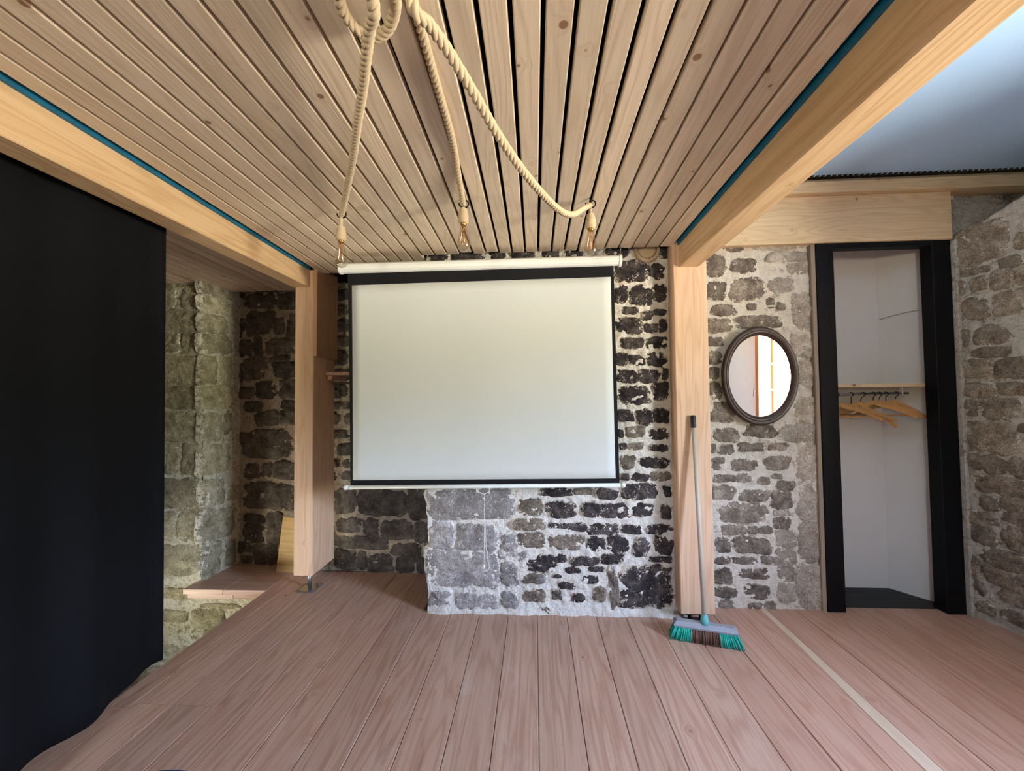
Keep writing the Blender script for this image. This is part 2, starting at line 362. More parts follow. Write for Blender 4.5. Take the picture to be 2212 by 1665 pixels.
# rear window, unseen, added to lighten the room
win2 = empty('window_2', (-.9, -2.8, 1.1)); struct(win2, 'small added fill light window in the grey wall facing the screen', 'window')
b = B(); a0, a1, c0, c1 = -1.2, -.6, 1.1, 1.8
b.bbox(a0, a0 + .05, -2.84, -2.78, c0, c1).bbox(a1 - .05, a1, -2.84, -2.78, c0, c1).bbox(a0, a1, -2.84, -2.78, c0, c0 + .05).bbox(a0, a1, -2.84, -2.78, c1 - .05, c1)
child(b.go('window_frame', 'win_wood'), win2)
child(B().box(a0 + .05, a1 - .05, -2.812, -2.808, c0 + .05, c1 - .05).go('glass_pane', 'pane'), win2)

win3 = empty('window_3', (-3.2, 1.75, -.60)); struct(win3, 'small stair window behind the black curtain', 'window')
child(B().bbox(-3.2, -3.14, 1.45, 1.52, -.60, -.10).bbox(-3.2, -3.14, 1.98, 2.05, -.60, -.10).bbox(-3.2, -3.14, 1.52, 1.98, -.60, -.53).bbox(-3.2, -3.14, 1.52, 1.98, -.17, -.10).go('window_frame', 'win_wood'), win3)
child(B().box(-3.172, -3.168, 1.52, 1.98, -.53, -.17).go('glass_pane', 'pane'), win3)

# ------------------------------------------------------------------ floor planks
floor = empty('floor', (0, 0, 0)); struct(floor, 'wide larch plank floor running toward the screen wall', 'floor')
PW = .1675
def plank(x0, x1, y0, y1, mat, dz=0.0):
    b = B(); g = .0012; c = .0018; ym = (y0 + y1) / 2; xm = (x0 + x1) / 2
    sec = [(x0 + g - xm, -.032), (x1 - g - xm, -.032), (x1 - g - xm, -c), (x1 - g - c - xm, 0), (x0 + g + c - xm, 0), (x0 + g - xm, -c)]
    n = 6; L = (y1 - y0) / 2
    b.add([(x, -L, z) for x, z in sec] + [(x, L, z) for x, z in sec], [tuple(range(n)), tuple(range(n, 2 * n))[::-1]] + [(i, i + n, (i + 1) % n + n, (i + 1) % n) for i in range(n)])
    o = b.go('plank', mat, floor); o.location = (xm, ym, dz); return o
k0 = -11
for k in range(k0, 18):
    xa, xb = k * PW, (k + 1) * PW
    xa = max(xa, -1.785)
    if xa >= 2.74: break
    xb = min(xb, 2.9)
    if xb < -.66: ye = 2.90
    elif xa < .8: ye = 2.40
    else: ye = 2.52
    if xa < -.66 < xb: ye = 2.40
    mat = 'floor' if k < 5 else 'floor_red'
    j = {-11: 1.60, -10: 1.62, -9: 1.62}.get(k)
    if j:
        plank(xa, xb, -2.6, j, mat, random.uniform(-.001, .001)); plank(xa, xb, j + .002, ye, mat, random.uniform(-.001, .001))
    elif k == 8:   # plank with a broad pale sapwood edge
        plank(xa, xb, -2.6, ye, mat)
    else:
        plank(xa, xb, -2.6, ye, mat, random.uniform(-.001, .001))
# sapwood streak on one board
vs = []; fs = []; NS = 30
for i in range(NS + 1):
    y = -2.6 + 5.1 * i / NS; wd = .062 - .012 * (y - .5) + .006 * math.sin(y * 5)
    for x, z in ((1.3385 - wd, -.003), (1.3385 - wd, .0007), (1.3385, .0007), (1.3385, -.003)): vs.append((x, y, z))
fs = [(4 * i + k, 4 * i + (k + 1) % 4, 4 * i + 4 + (k + 1) % 4, 4 * i + 4 + k) for i in range(NS) for k in range(4)] + [(0, 1, 2, 3), (4 * NS, 4 * NS + 1, 4 * NS + 2, 4 * NS + 3)]
sap = B().add(vs, fs).go('sapwood_strip', 'sapwood', floor); sap['label'] = 'pale sapwood streak'
# ledge of boards beside the stair opening
for i, (xa, xb) in enumerate(((-2.36, -2.08), (-2.08, -1.785))):
    b = B().bbox(xa + .001, xb - .001, 2.60, 3.06, -.034, 0, .002); b.go('ledge_board', 'floor_x', floor)
for i, (xa, xb) in enumerate(((-2.34, -2.02), (-2.02, -1.75))):
    B().bbox(xa + .001, xb - .001, 2.615, 3.0, -.068, -.035, .002).go('ledge_board', 'floor_x', floor)
B().bbox(-1.784, -1.60, 2.885, 3.06, -.034, 0, .002).go('ledge_board', 'floor_x', floor)

# ------------------------------------------------------------------ ceiling slats
ceil = B().add([(x, y, ZC(y) + dz) for dz in (.045, .25) for y in (-2.6, 3.15) for x in (-3.05, .93)],
               [(0, 2, 3, 1), (4, 5, 7, 6), (0, 1, 5, 4), (2, 6, 7, 3), (0, 4, 6, 2), (1, 3, 7, 5)]).go('ceiling', 'membrane')
struct(ceil, 'open pine slat ceiling over a black membrane', 'ceiling')
SP = .0766
def slat(x0, x1, ya, yb, dz):
    b = B(); c = .003; T = .022; xm = (x0 + x1) / 2
    sec = [(x0 + c - xm, 0), (x1 - c - xm, 0), (x1 - xm, c), (x1 - xm, T), (x0 - xm, T), (x0 - xm, c)]
    n = 6; yc = (ya + yb) / 2
    b.add([(x, ya - yc, z + ZC(ya) - ZC(yc)) for x, z in sec] + [(x, yb - yc, z + ZC(yb) - ZC(yc)) for x, z in sec],
          [tuple(range(n)), tuple(range(n, 2 * n))[::-1]] + [(i, i + n, (i + 1) % n + n, (i + 1) % n) for i in range(n)])
    o = b.go('slat', 'slat', ceil); o.location = (xm, yc, ZC(yc) + dz); return o
def slat_end(x):
    if x < -.70: return 2.60
    if x < -.25: return 2.335 + random.choice((0, 0, -.02))
    return 2.335 + random.choice((0, .015, 0)) + (-.02 if x > .3 else 0)
gaps = [.030 + SP * k for k in range(-40, 12)]
for a_, b_ in zip(gaps[:-1], gaps[1:]):
    if a_ < -3.0: continue
    g = .0068 if (-.3 < a_ < .35) else .0052
    xa, xb = a_ + g, b_ - g * random.uniform(.7, 1.1)
    if xb > .80: continue
    if -1.585 < xa < -1.43 or -1.57 < xb < -1.43: continue
    slat(xa, xb, -2.6, 2.95 if xb < -1.5 else slat_end(xa), random.uniform(-.0012, .0012))
for xa, xb in ((-1.47, -1.438), (.806, .83)):
    o = B().add([(x, y, ZC(y) + dz) for dz in (-.008, .04) for y in (-2.6, 2.50 if xa < 0 else 2.28) for x in (xa, xb)], [(0, 2, 3, 1), (4, 5, 7, 6), (0, 1, 5, 4), (2, 6, 7, 3), (0, 4, 6, 2), (1, 3, 7, 5)]).go('membrane_strip', 'blue_film', ceil)
    o['label'] = 'teal blue film showing beside the beam'
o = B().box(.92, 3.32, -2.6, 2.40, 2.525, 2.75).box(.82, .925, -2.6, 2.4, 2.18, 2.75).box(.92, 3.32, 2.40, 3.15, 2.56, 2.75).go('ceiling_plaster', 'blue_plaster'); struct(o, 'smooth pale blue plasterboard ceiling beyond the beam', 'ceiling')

# ------------------------------------------------------------------ stone walls
def vnoise(a, b, c, sc, seed, H_=.9, octv=4):
    return mnoise.fractal(Vector((a * sc + seed, b * sc, c * sc + seed * .37)), H_, 2.0, octv)
def patch_mesh(p0, u, wid, z0, z1, res, amp, seed, off=None):
    u = np.array([u[0], u[1], 0.0]); u /= np.linalg.norm(u); n = np.array([u[1], -u[0], 0.0])
    nu = max(2, int(wid / res) + 1); nz = max(2, int((z1 - z0) / res) + 1)
    vs = []
    for j in range(nz):
        z = z0 + (z1 - z0) * j / (nz - 1)
        for i in range(nu):
            s = wid * i / (nu - 1); p = np.array([p0[0], p0[1], 0]) + u * s
            h_ = amp * (vnoise(p[0] * .9, p[1] * .9, z, 9, seed) * .75 + vnoise(p[0], p[1], z, 34, seed + 5, .6, 3) * .55)
            if off: h_ += off(s, z)
            p = p + n * h_; vs.append((p[0], p[1], z))
    fs = [(j * nu + i, j * nu + i + 1, (j + 1) * nu + i + 1, (j + 1) * nu + i) for j in range(nz - 1) for i in range(nu - 1)]
    return vs, fs
class Patch:
    def __init__(s, p0, u, wid, z0, z1):
        s.p0 = np.array([p0[0], p0[1], 0.0]); s.u = np.array([u[0], u[1], 0.0]); s.u /= np.linalg.norm(s.u)
        s.n = np.array([s.u[1], -s.u[0], 0.0]); s.w = wid; s.z0 = z0; s.z1 = z1; s.boxes = []
    def uv(s, px, py):
        p = onP(px, py, s.p0, s.n); return (p - s.p0).dot(s.u), p[2]
    def at(s, a, z): return s.p0 + s.u * a + np.array([0, 0, z])
def stone_obj(P, a0, a1, z0, z1, mat, parent, proud=.010, sharp=3.4, irr=.17, off=None, tilt=0.0):
    """one stone set in the mortar: lumpy outline, domed rough face"""
    rnd = random.Random(int((a0 * 7919 + z0 * 104729) * 1000))
    ca, cz = (a0 + a1) / 2, (z0 + z1) / 2; hw, hh = (a1 - a0) / 2, (z1 - z0) / 2
    if hw < .006 or hh < .006: return None
    N = 36; sd = rnd.uniform(0, 50); vs = []; edge = []
    shp = sharp * rnd.uniform(.8, 1.5); rot = rnd.uniform(-.10, .10) * min(1, hh / hw)
    sk = rnd.uniform(-.12, .12); tp = rnd.uniform(-.12, .12)
    rings = ((1.06, -.030), (1.0, -.55), (.94, .30), (.84, .75), (.68, .92), (.45, 1.0), (.2, 1.02))
    eg = {1.06: 1.0, 1.0: 1.0, .94: .72, .84: .34, .68: .1}
    extra = off(ca, cz) if off else 0.0
    for rr, hfac in rings:
        for k in range(N):
            th = 2 * math.pi * k / N; c, s_ = math.cos(th), math.sin(th)
            q = (abs(c) ** shp + abs(s_) ** shp) ** (-1 / shp)
            q *= 1 + irr * mnoise.fractal(Vector((c * 1.5 + sd, s_ * 1.5, sd)), .8, 2, 3) + .035 * mnoise.fractal(Vector((c * 6 + sd, s_ * 6, sd)), .6, 2, 3)
            x = hw * rr * q * c; y = hh * rr * q * s_
            x, y = x + sk * y + tp * x * (y / hh) * .5, y + (tilt + rot) * x
            if hfac == -.030: h_ = -.035
            else:
                h_ = proud * hfac * (1 if hfac > 0 else 1.2) + (proud * .6 + .003) * mnoise.fractal(Vector((x * 24 + sd, y * 24, sd * 2)), .6, 2, 4)
            p = P.u * x + P.n * (h_ + extra) + np.array([0, 0, y]); vs.append(p); edge.append(eg.get(rr, 0.0))
    vs.append(P.n * (proud * 1.02 + extra)); edge.append(0.0)
    R = len(rings); fs = [(i * N + k, i * N + (k + 1) % N, (i + 1) * N + (k + 1) % N, (i + 1) * N + k) for i in range(R - 1) for k in range(N)]
    fs += [((R - 1) * N + k, (R - 1) * N + (k + 1) % N, R * N) for k in range(N)]
    P.boxes.append((a0, a1, z0, z1))
    me = mesh('stone', vs, fs, True); me.attributes.new('edge', 'FLOAT', 'POINT').data.foreach_set('value', edge)
    return link('stone', me, mat, parent, P.at(ca, cz))
def px_stones(P, wall, boxes, ox, oy, sc, mat, **kw):
    for bx_ in boxes:
        m = mat
        if len(bx_) == 5: m = bx_[4]
        x0, y0, x1, y1 = [ox + bx_[0] / sc, oy + bx_[1] / sc, ox + bx_[2] / sc, oy + bx_[3] / sc]
        a0, zt = P.uv(x0, (y0 + y1) / 2)[0], P.uv((x0 + x1) / 2, y0)[1]
        a1, zb = P.uv(x1, (y0 + y1) / 2)[0], P.uv((x0 + x1) / 2, y1)[1]
        gx = .05 * (a1 - a0) + .002; gz = .06 * (zt - zb) + .002
        stone_obj(P, a0 - gx, a1 + gx, zb - gz, zt + gz, m, wall, **kw)
def fill(P, wall, mat, aw=(.08, .17), ah=(.05, .09), gap=.022, a_rng=None, z_rng=None, seed=1, **kw):
    """courses of stones wherever the survey left none (behind the screen, the posts, outside the view)"""
    rnd = random.Random(seed); a_lo, a_hi = a_rng or (.01, P.w - .01); z, z_hi = z_rng or (P.z0 + .01, P.z1 - .01)
    old = list(P.boxes)
    while z < z_hi - .03:
        h_ = min(rnd.uniform(*ah), z_hi - z); a = a_lo - rnd.uniform(0, .06)
        while a < a_hi - .02:
            wd = rnd.uniform(*aw); a0, a1 = max(a, a_lo), min(a + wd, a_hi)
            zz0, zz1 = z + rnd.uniform(-.006, .006), z + h_ + rnd.uniform(-.006, .006)
            if a1 - a0 > .035 and not any(a0 < q[1] + .008 and a1 > q[0] - .008 and zz0 < q[3] + .006 and zz1 > q[2] - .006 for q in old):
                stone_obj(P, a0, a1, zz0, zz1, mat, wall, **kw)
            a += wd + gap
        z += h_ + gap

# --- chimney breast behind the screen
YC = 2.385
Pc = Patch((-.642, YC), (1, 0), 1.50, 0, 2.16)
vs, fs = patch_mesh(Pc.p0, (1, 0), 1.50, -.03, 2.16, .0080, .017, 3, lambda s, z: .022 * max(0, 1 - z / .05) if z < .05 else 0)
for pp, dd_, ww, sd in (((-.642, 2.95), (0, -1), .565, 4), ((.858, YC), (0, 1), .12, 5)):
    v2, f2 = patch_mesh(pp, dd_, ww, -.03, 2.16, .014, .010, sd); k = len(vs); vs = vs + v2; fs = fs + [tuple(i + k for i in f) for f in f2]
me = mesh('wall_back', vs, fs, True)
wall_back = link('wall_back', me, 'mo_white'); struct(wall_back, 'rubble chimney breast with white lime mortar behind the screen', 'wall')
px_stones(Pc, wall_back, [
    (60, 225, 370, 300), (380, 225, 540, 280, 'st_grey'), (570, 225, 775, 325), (135, 350, 390, 490), (445, 350, 610, 480), (610, 365, 870, 495), (900, 365, 1085, 480), (1150, 380, 1240, 500),
    (160, 540, 315, 585), (320, 540, 495, 605), (505, 540, 770, 640), (800, 555, 980, 630), (1030, 550, 1255, 635),
    (145, 640, 460, 775, 'st_grey'), (485, 670, 655, 790), (685, 650, 860, 805), (910, 680, 1050, 840), (1095, 660, 1260, 820),
    (40, 830, 215, 930), (215, 820, 310, 890), (330, 840, 590, 920), (610, 815, 820, 905), (1050, 840, 1265, 890), (300, 930, 440, 985), (500, 930, 640, 975),
    (790, 925, 1255, 1300, 'st_dark'), (690, 960, 775, 1320, 'st_grey'), (455, 1010, 590, 1080), (0, 1000, 120, 1060, 'st_ashlar'), (180, 1000, 260, 1030), (240, 1065, 390, 1130), (0, 1140, 120, 1240, 'st_grey'),
    (180, 1140, 260, 1230, 'st_grey'), (355, 1170, 470, 1250), (555, 1110, 660, 1240, 'st_grey'), (60, 1290, 160, 1340, 'st_grey')], 1150, 1000, 4.162, 'st_dark', proud=.011)
px_stones(Pc, wall_back, [
    (960, 240, 1690, 500), (955, 530, 1160, 760), (1205, 555, 1550, 775), (948, 790, 1565, 1110), (950, 1150, 1130, 1290), (1190, 1170, 1550, 1310)], 700, 1000, 4.162, 'st_ashlar', proud=.012, sharp=7.0, irr=.04)
px_stones(Pc, wall_back, [
    (1760, 320, 1960, 470, 'st_grey'), (1750, 620, 1990, 760, 'st_grey'), (1580, 720, 1740, 850), (1590, 900, 1740, 1100), (1750, 800, 1830, 900), (1830, 860, 2080, 980, 'st_dark'), (1780, 990, 2000, 1080, 'st_grey'),
    (1590, 1160, 1740, 1300), (1790, 1150, 1990, 1240, 'st_grey'), (1690, 500, 1980, 600, 'st_grey'), (1600, 640, 1730, 710)], 700, 1000, 4.162, 'st_ashlar', proud=.010)
px_stones(Pc, wall_back, [
    (100, 85, 465, 290), (505, 30, 685, 245), (90, 365, 275, 505), (300, 345, 495, 545), (500, 345, 685, 515), (85, 600, 150, 690), (180, 560, 410, 690, 'st_grey'), (475, 590, 690, 715),
    (100, 765, 185, 835), (190, 755, 390, 835, 'st_grey'), (470, 775, 690, 860), (110, 905, 290, 1065, 'st_grey'), (340, 930, 695, 1060), (120, 1130, 215, 1200), (240, 1125, 460, 1215), (465, 1105, 710, 1210, 'st_grey'),
    (130, 1245, 540, 1430), (625, 1280, 710, 1395)], 1320, 820, 5.547, 'st_dark', proud=.011)
px_stones(Pc, wall_back, [
    (40, 150, 250, 240), (120, 265, 415, 445), (415, 290, 565, 430), (115, 490, 230, 640), (245, 490, 460, 660), (460, 480, 575, 630), (180, 680, 335, 745), (360, 720, 460, 800), (470, 700, 575, 755), (130, 780, 365, 915),
    (380, 830, 505, 910), (510, 790, 580, 900), (180, 955, 375, 1055), (410, 950, 580, 1055), (125, 1090, 235, 1200), (230, 1110, 390, 1200), (400, 1090, 585, 1215), (135, 1245, 325, 1360), (325, 1240, 510, 1360), (540, 1235, 595, 1330)],
    1300, 500, 4.162, 'st_dark', proud=.011)
fill(Pc, wall_back, 'st_dark', (.10, .2), (.06, .1), .024, (.01, 1.49), (.80, 2.14), 5)
Pcs = Patch((-.642, 2.93), (0, -1), .53, 0, 2.16)
fill(Pcs, wall_back, 'st_ashlar', (.16, .24), (.10, .2), .02, (.02, .52), None, 6, sharp=6.0, irr=.05)

# --- wall with the mirror, right of the post
YR = 2.485
Pr = Patch((.80, YR), (1, 0), .845, 0, 2.2)
vs, fs = patch_mesh(Pr.p0, (1, 0), .845, -.03, 2.2, .009, .011, 13)
v2, f2 = patch_mesh((2.40, YR + .02), (1, 0), .10, -.03, 2.15, .012, .012, 14)
k = len(vs); me = mesh('wall_back_right', vs + v2, fs + [tuple(i + k for i in f) for f in f2], True)
wall_br = link('wall_back_right', me, 'mo_cream'); struct(wall_br, 'stone wall with cream mortar between post and closet doorway', 'wall')
P_ = 'st_pale'
px_stones(Pr, wall_br, [
    (930, 210, 1115, 400), (1085, 100, 1265, 185), (1340, 95, 1830, 170, P_), (1160, 250, 1390, 370), (1480, 190, 1640, 270, P_), (1660, 185, 1840, 270, P_), (1670, 290, 1840, 390, P_), (930, 455, 1110, 620), (1150, 430, 1460, 625), (1500, 420, 1720, 545, P_),
    (1715, 560, 1880, 895, P_), (990, 665, 1210, 760), (1310, 650, 1395, 705), (1480, 600, 1550, 690), (1565, 640, 1645, 705), (940, 785, 1165, 905), (1200, 760, 1600, 870), (940, 950, 1085, 1030), (1690, 930, 1885, 1130, P_),
    (945, 1080, 1075, 1190), (1770, 1150, 1900, 1400, P_), (950, 1225, 1050, 1320), (960, 1360, 1070, 1510)], 1300, 500, 4.162, 'st_grey', proud=.009)
px_stones(Pr, wall_br, [
    (105, 60, 290, 205), (730, 20, 880, 200, P_), (145, 255, 320, 345), (365, 225, 600, 320), (610, 215, 890, 345, P_), (115, 365, 155, 425), (170, 370, 285, 440), (315, 355, 500, 415), (530, 355, 670, 410), (750, 365, 905, 630, P_), (125, 460, 215, 545),
    (265, 470, 440, 555), (500, 445, 690, 550), (145, 585, 300, 635), (305, 575, 405, 635), (445, 600, 545, 650), (550, 575, 630, 612), (590, 628, 720, 695), (135, 665, 300, 760), (320, 695, 545, 775), (555, 700, 700, 830), (750, 670, 920, 905, P_),
    (190, 785, 520, 930), (570, 840, 690, 880, P_), (570, 890, 690, 970), (165, 945, 370, 1015), (390, 955, 450, 1010), (455, 950, 560, 1010), (745, 920, 925, 1205, P_), (590, 980, 735, 1105, P_), (145, 1035, 255, 1140), (280, 1035, 550, 1150), (145, 1175, 260, 1225),
    (268, 1175, 445, 1225), (480, 1165, 570, 1225), (575, 1112, 728, 1238, P_), (145, 1260, 280, 1365), (330, 1260, 530, 1325), (610, 1245, 728, 1350, P_), (735, 1240, 955, 1550, P_), (150, 1390, 305, 1465), (345, 1375, 540, 1470), (600, 1360, 720, 1500, P_),
    (180, 1482, 290, 1550), (390, 1500, 490, 1550), (500, 1490, 580, 1550)], 1500, 850, 3.33, 'st_grey', proud=.009)
fill(Pr, wall_br, 'st_grey', (.08, .15), (.05, .08), .024, (.01, .62), None, 15, proud=.008)

# --- right wall
ur = (.06, -.239)
Pw = Patch((2.433, 2.49), ur, .56, 0, 2.5)
def roff(s, z):
    zl = 2.12 + min(.22, .45 * s); return -min(.50, max(0.0, z - zl) * 2.6)
vs, fs = patch_mesh(Pw.p0, ur, .56, -.03, 2.56, .010, .014, 23, roff)
v2, f2 = patch_mesh((2.38, 2.515), (1, 0), .75, 2.0, 2.56, .012, .02, 27); k = len(vs); vs = vs + v2; fs = fs + [tuple(i + k for i in f) for f in f2]
wall_r = link('wall_right', mesh('wall_right', vs, fs, True), 'mo_right'); struct(wall_r, 'brown grey rubble wall beside the closet doorway', 'wall')
kw = dict(proud=.012, irr=.12, sharp=3.0, off=roff)
px_stones(Pw, wall_r, [(250, 470, 930, 930), (815, 850, 1090, 980), (1000, 570, 1150, 760), (360, 990, 720, 1070), (705, 1020, 1000, 1235), (470, 1095, 690, 1260), (280, 1170, 400, 1320), (380, 1360, 690, 1600), (725, 1270, 1180, 1540), (1010, 1000, 1200, 1180)], 2012, 400, 5.55, 'st_right', **kw)
px_stones(Pw, wall_r, [(1320, -150, 1430, -20), (1470, -200, 1800, -20), (1320, 0, 1430, 95), (1460, 0, 1810, 90), (1335, 110, 1640, 265), (1660, 100, 1990, 285), (1345, 325, 1660, 450), (1685, 320, 2000, 430), (1365, 475, 1515, 620), (1525, 460, 1900, 650), (1410, 680, 1860, 950), (1870, 690, 2050, 780),
    (1410, 960, 1770, 1125), (1785, 1000, 2050, 1190), (1480, 1170, 2000, 1330), (1525, 1345, 1700, 1470), (1720, 1350, 2050, 1480), (1370, 1490, 1700, 1600), (1720, 1500, 2100, 1620)], 1750, 750, 4.162, 'st_right', **kw)
px_stones(Pw, wall_r, [(1650, 130, 1910, 360), (1985, 180, 2400, 440), (1640, 480, 1750, 700), (1770, 460, 2400, 640), (1810, 660, 2400, 840), (1690, 740, 1800, 880), (1930, 870, 2400, 1010), (1590, 890, 1700, 960), (1720, 960, 1910, 1080), (1980, 1060, 2300, 1190)], 1750, 1100, 4.757, 'st_right', **kw)
fill(Pw, wall_r, 'st_right', (.12, .22), (.07, .12), .025, (.02, .55), (.01, 2.1), 25, proud=.012)
fill(Pw, wall_r, 'st_right', (.10, .2), (.05, .08), .02, (.02, .55), (2.28, 2.5), 26, proud=.014, off=roff)

# --- recess wall left of the chimney breast
uq = (1.60, -.16)
Pq = Patch((-2.31, 3.035), uq, 1.67, 0, 2.2)
vs, fs = patch_mesh(Pq.p0, uq, 1.67, -.03, 2.2, .011, .014, 33)
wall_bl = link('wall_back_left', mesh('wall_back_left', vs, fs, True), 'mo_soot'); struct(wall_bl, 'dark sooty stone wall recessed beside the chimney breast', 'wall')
kw = dict(proud=.014, sharp=4.0)
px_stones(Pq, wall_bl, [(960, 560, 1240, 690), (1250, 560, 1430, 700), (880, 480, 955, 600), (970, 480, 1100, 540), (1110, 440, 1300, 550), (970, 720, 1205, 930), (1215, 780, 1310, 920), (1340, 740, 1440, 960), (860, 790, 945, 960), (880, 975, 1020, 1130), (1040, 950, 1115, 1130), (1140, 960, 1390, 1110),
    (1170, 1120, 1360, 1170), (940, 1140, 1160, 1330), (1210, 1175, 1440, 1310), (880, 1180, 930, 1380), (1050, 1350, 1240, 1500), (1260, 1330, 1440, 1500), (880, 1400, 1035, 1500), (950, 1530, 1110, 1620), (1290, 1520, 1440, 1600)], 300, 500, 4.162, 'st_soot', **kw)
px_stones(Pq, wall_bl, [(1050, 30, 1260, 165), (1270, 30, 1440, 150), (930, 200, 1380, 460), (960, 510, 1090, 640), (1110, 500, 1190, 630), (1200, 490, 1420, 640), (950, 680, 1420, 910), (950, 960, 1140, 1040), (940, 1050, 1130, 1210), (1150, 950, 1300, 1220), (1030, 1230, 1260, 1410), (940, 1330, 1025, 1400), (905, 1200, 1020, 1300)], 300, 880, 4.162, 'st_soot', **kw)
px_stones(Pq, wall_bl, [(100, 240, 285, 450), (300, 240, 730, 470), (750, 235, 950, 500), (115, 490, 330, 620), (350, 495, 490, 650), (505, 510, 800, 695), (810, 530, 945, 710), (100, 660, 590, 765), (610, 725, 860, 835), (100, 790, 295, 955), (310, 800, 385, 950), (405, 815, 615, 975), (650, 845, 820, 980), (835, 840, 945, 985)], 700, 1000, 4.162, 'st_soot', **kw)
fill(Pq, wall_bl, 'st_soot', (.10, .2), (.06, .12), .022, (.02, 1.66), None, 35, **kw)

# --- pier and stair wall at the left
Pf = Patch((-3.06, 2.718), (1, 0), .728, -1.6, 2.2)
Ps = Patch((-2.332, 2.718), (.03, .32), .325, 0, 2.2)
Pu = Patch((-2.332, 2.715), (1, 0), .60, -1.6, -.07)
vs, fs = patch_mesh(Pf.p0, (1, 0), .728, -1.6, 2.2, .012, .012, 43)
for P2, z0, z1, sd in ((Ps, -.03, 2.2, 44), (Pu, -1.6, -.066, 45)):
    v2, f2 = patch_mesh(P2.p0, P2.u, P2.w, z0, z1, .011, .010, sd); k = len(vs); vs = vs + v2; fs = fs + [tuple(i + k for i in f) for f in f2]
wall_l = link('wall_left', mesh('wall_left', vs, fs, True), 'mo_pier'); struct(wall_l, 'green tinted block stone pier beside the stair opening', 'wall')
kw = dict(proud=.013, sharp=5.0, irr=.07)
px_stones(Pf, wall_l, [(200, 330, 520, 430), (390, 490, 552, 690), (180, 470, 330, 690), (200, 705, 552, 915), (390, 915, 552, 1090), (200, 920, 370, 1090), (150, 1115, 552, 1365), (150, 1390, 552, 1590)], 300, 500, 4.162, 'st_green', **kw)
px_stones(Pf, wall_l, [(150, 45, 552, 305), (390, 330, 552, 600), (180, 335, 365, 590), (150, 640, 552, 895), (150, 940, 345, 1190), (355, 940, 552, 1195), (150, 1235, 552, 1500)], 300, 880, 4.162, 'st_green', **kw)
px_stones(Ps, wall_l, [(568, 430, 850, 590), (568, 605, 850, 735), (568, 755, 790, 915), (568, 925, 825, 1095), (568, 1125, 700, 1365), (722, 1130, 830, 1380), (568, 1395, 830, 1590)], 300, 500, 4.162, 'st_green', **kw)
px_stones(Ps, wall_l, [(568, 50, 735, 300), (748, 60, 825, 240), (568, 340, 810, 590), (568, 645, 695, 890), (708, 645, 760, 860), (568, 920, 850, 1175), (575, 1220, 735, 1530), (775, 1200, 865, 1410)], 300, 880, 4.162, 'st_green', **kw)
px_stones(Pf, wall_l, [(180, 500, 480, 590), (200, 700, 440, 800)], 300, 1150, 4.162, 'st_green', **kw)
px_stones(Pu, wall_l, [(480, 690, 760, 860), (590, 870, 720, 960), (560, 640, 900, 680)], 300, 1150, 4.162, 'st_green', **kw)
fill(Pf, wall_l, 'st_green', (.16, .3), (.12, .2), .022, (.02, .70), (-1.5, 2.15), 46, **kw)
fill(Pu, wall_l, 'st_green', (.14, .26), (.08, .16), .022, (.0, .59), (-1.5, -.10), 47, **kw)
fill(Ps, wall_l, 'st_green', (.1, .2), (.10, .16), .02, (.02, .31), None, 48, **kw)

# ------------------------------------------------------------------ posts, beams, lintel, trim
def post(name, x0, x1, y0, y1, z0, z1, mat, label):
    e = empty(name, ((x0 + x1) / 2, (y0 + y1) / 2, 0)); tag(e, label, 'post', 'timber posts')
    xm, ym = (x0 + x1) / 2, (y0 + y1) / 2
    b = B().bbox(x0 - xm, x1 - xm, y0 - ym, y1 - ym, z0, z1, .005); b.go('shaft', mat, e); return e
pl = post('timber_post', -1.550, -1.425, 2.52, 2.80, .132, 2.10, 'post', 'timber post on a raised steel foot beside the dark recess')
fb = B().bbox(-.055, .055, -.06, .06, .0, .007, .001)
fo = fb.go('foot_bracket', 'steel', pl); fo.location = (-.02, -.02, 0); fo['label'] = 'zinc steel post foot'
B().bbox(-.05, .05, -.055, .055, .124, .134, .001).go('top_plate', 'steel', fo)
B().tube([(0, 0, .005), (0, 0, .128)], .011, 10).go('rod', 'steel', fo, True)
for sx in (-1, 1):
    for sy in (-1, 1): B().lathe([(.007, .006), (.007, .013), (.003, .014)], (sx * .04, sy * .045, 0), 6).go('bolt', 'steel', fo)
o = B().bbox(-.011, .011, -.14, .135, -.30, .30, .002).go('side_board', 'postb', pl); o.location = (.074, .0, 1.835)
pr = post('timber_post', .782, .968, 2.285, 2.372, .06, 2.13, 'post', 'thick larch post that the broom leans against')
fb = B().bbox(-.06, .06, -.035, .035, .0, .006, .001)
fo = fb.go('foot_bracket', 'iron', pr); B().bbox(-.06, .06, -.035, .035, .054, .062, .001).go('top_plate', 'iron', fo)
for sx in (-.03, .03): B().tube([(sx, 0, .004), (sx, 0, .06)], .010, 8).go('rod', 'iron', fo, True)

def zbeam(name, x0, x1, y0, y1, z0, zt, mat, label):
    b = B().bbox(x0, x1, y0, y1, z0, zt, .004); o = b.go(name, mat); return tag(o, label, 'beam', 'ceiling beams')
zbeam('ceiling_beam', -1.555, -1.45, -2.6, 2.525, 1.984, 2.20, 'beam', 'long pine beam above the black curtain')
zbeam('ceiling_beam', .818, .926, -2.6, 2.29, 1.975, 2.22, 'beam', 'long pine beam below the pale blue ceiling')
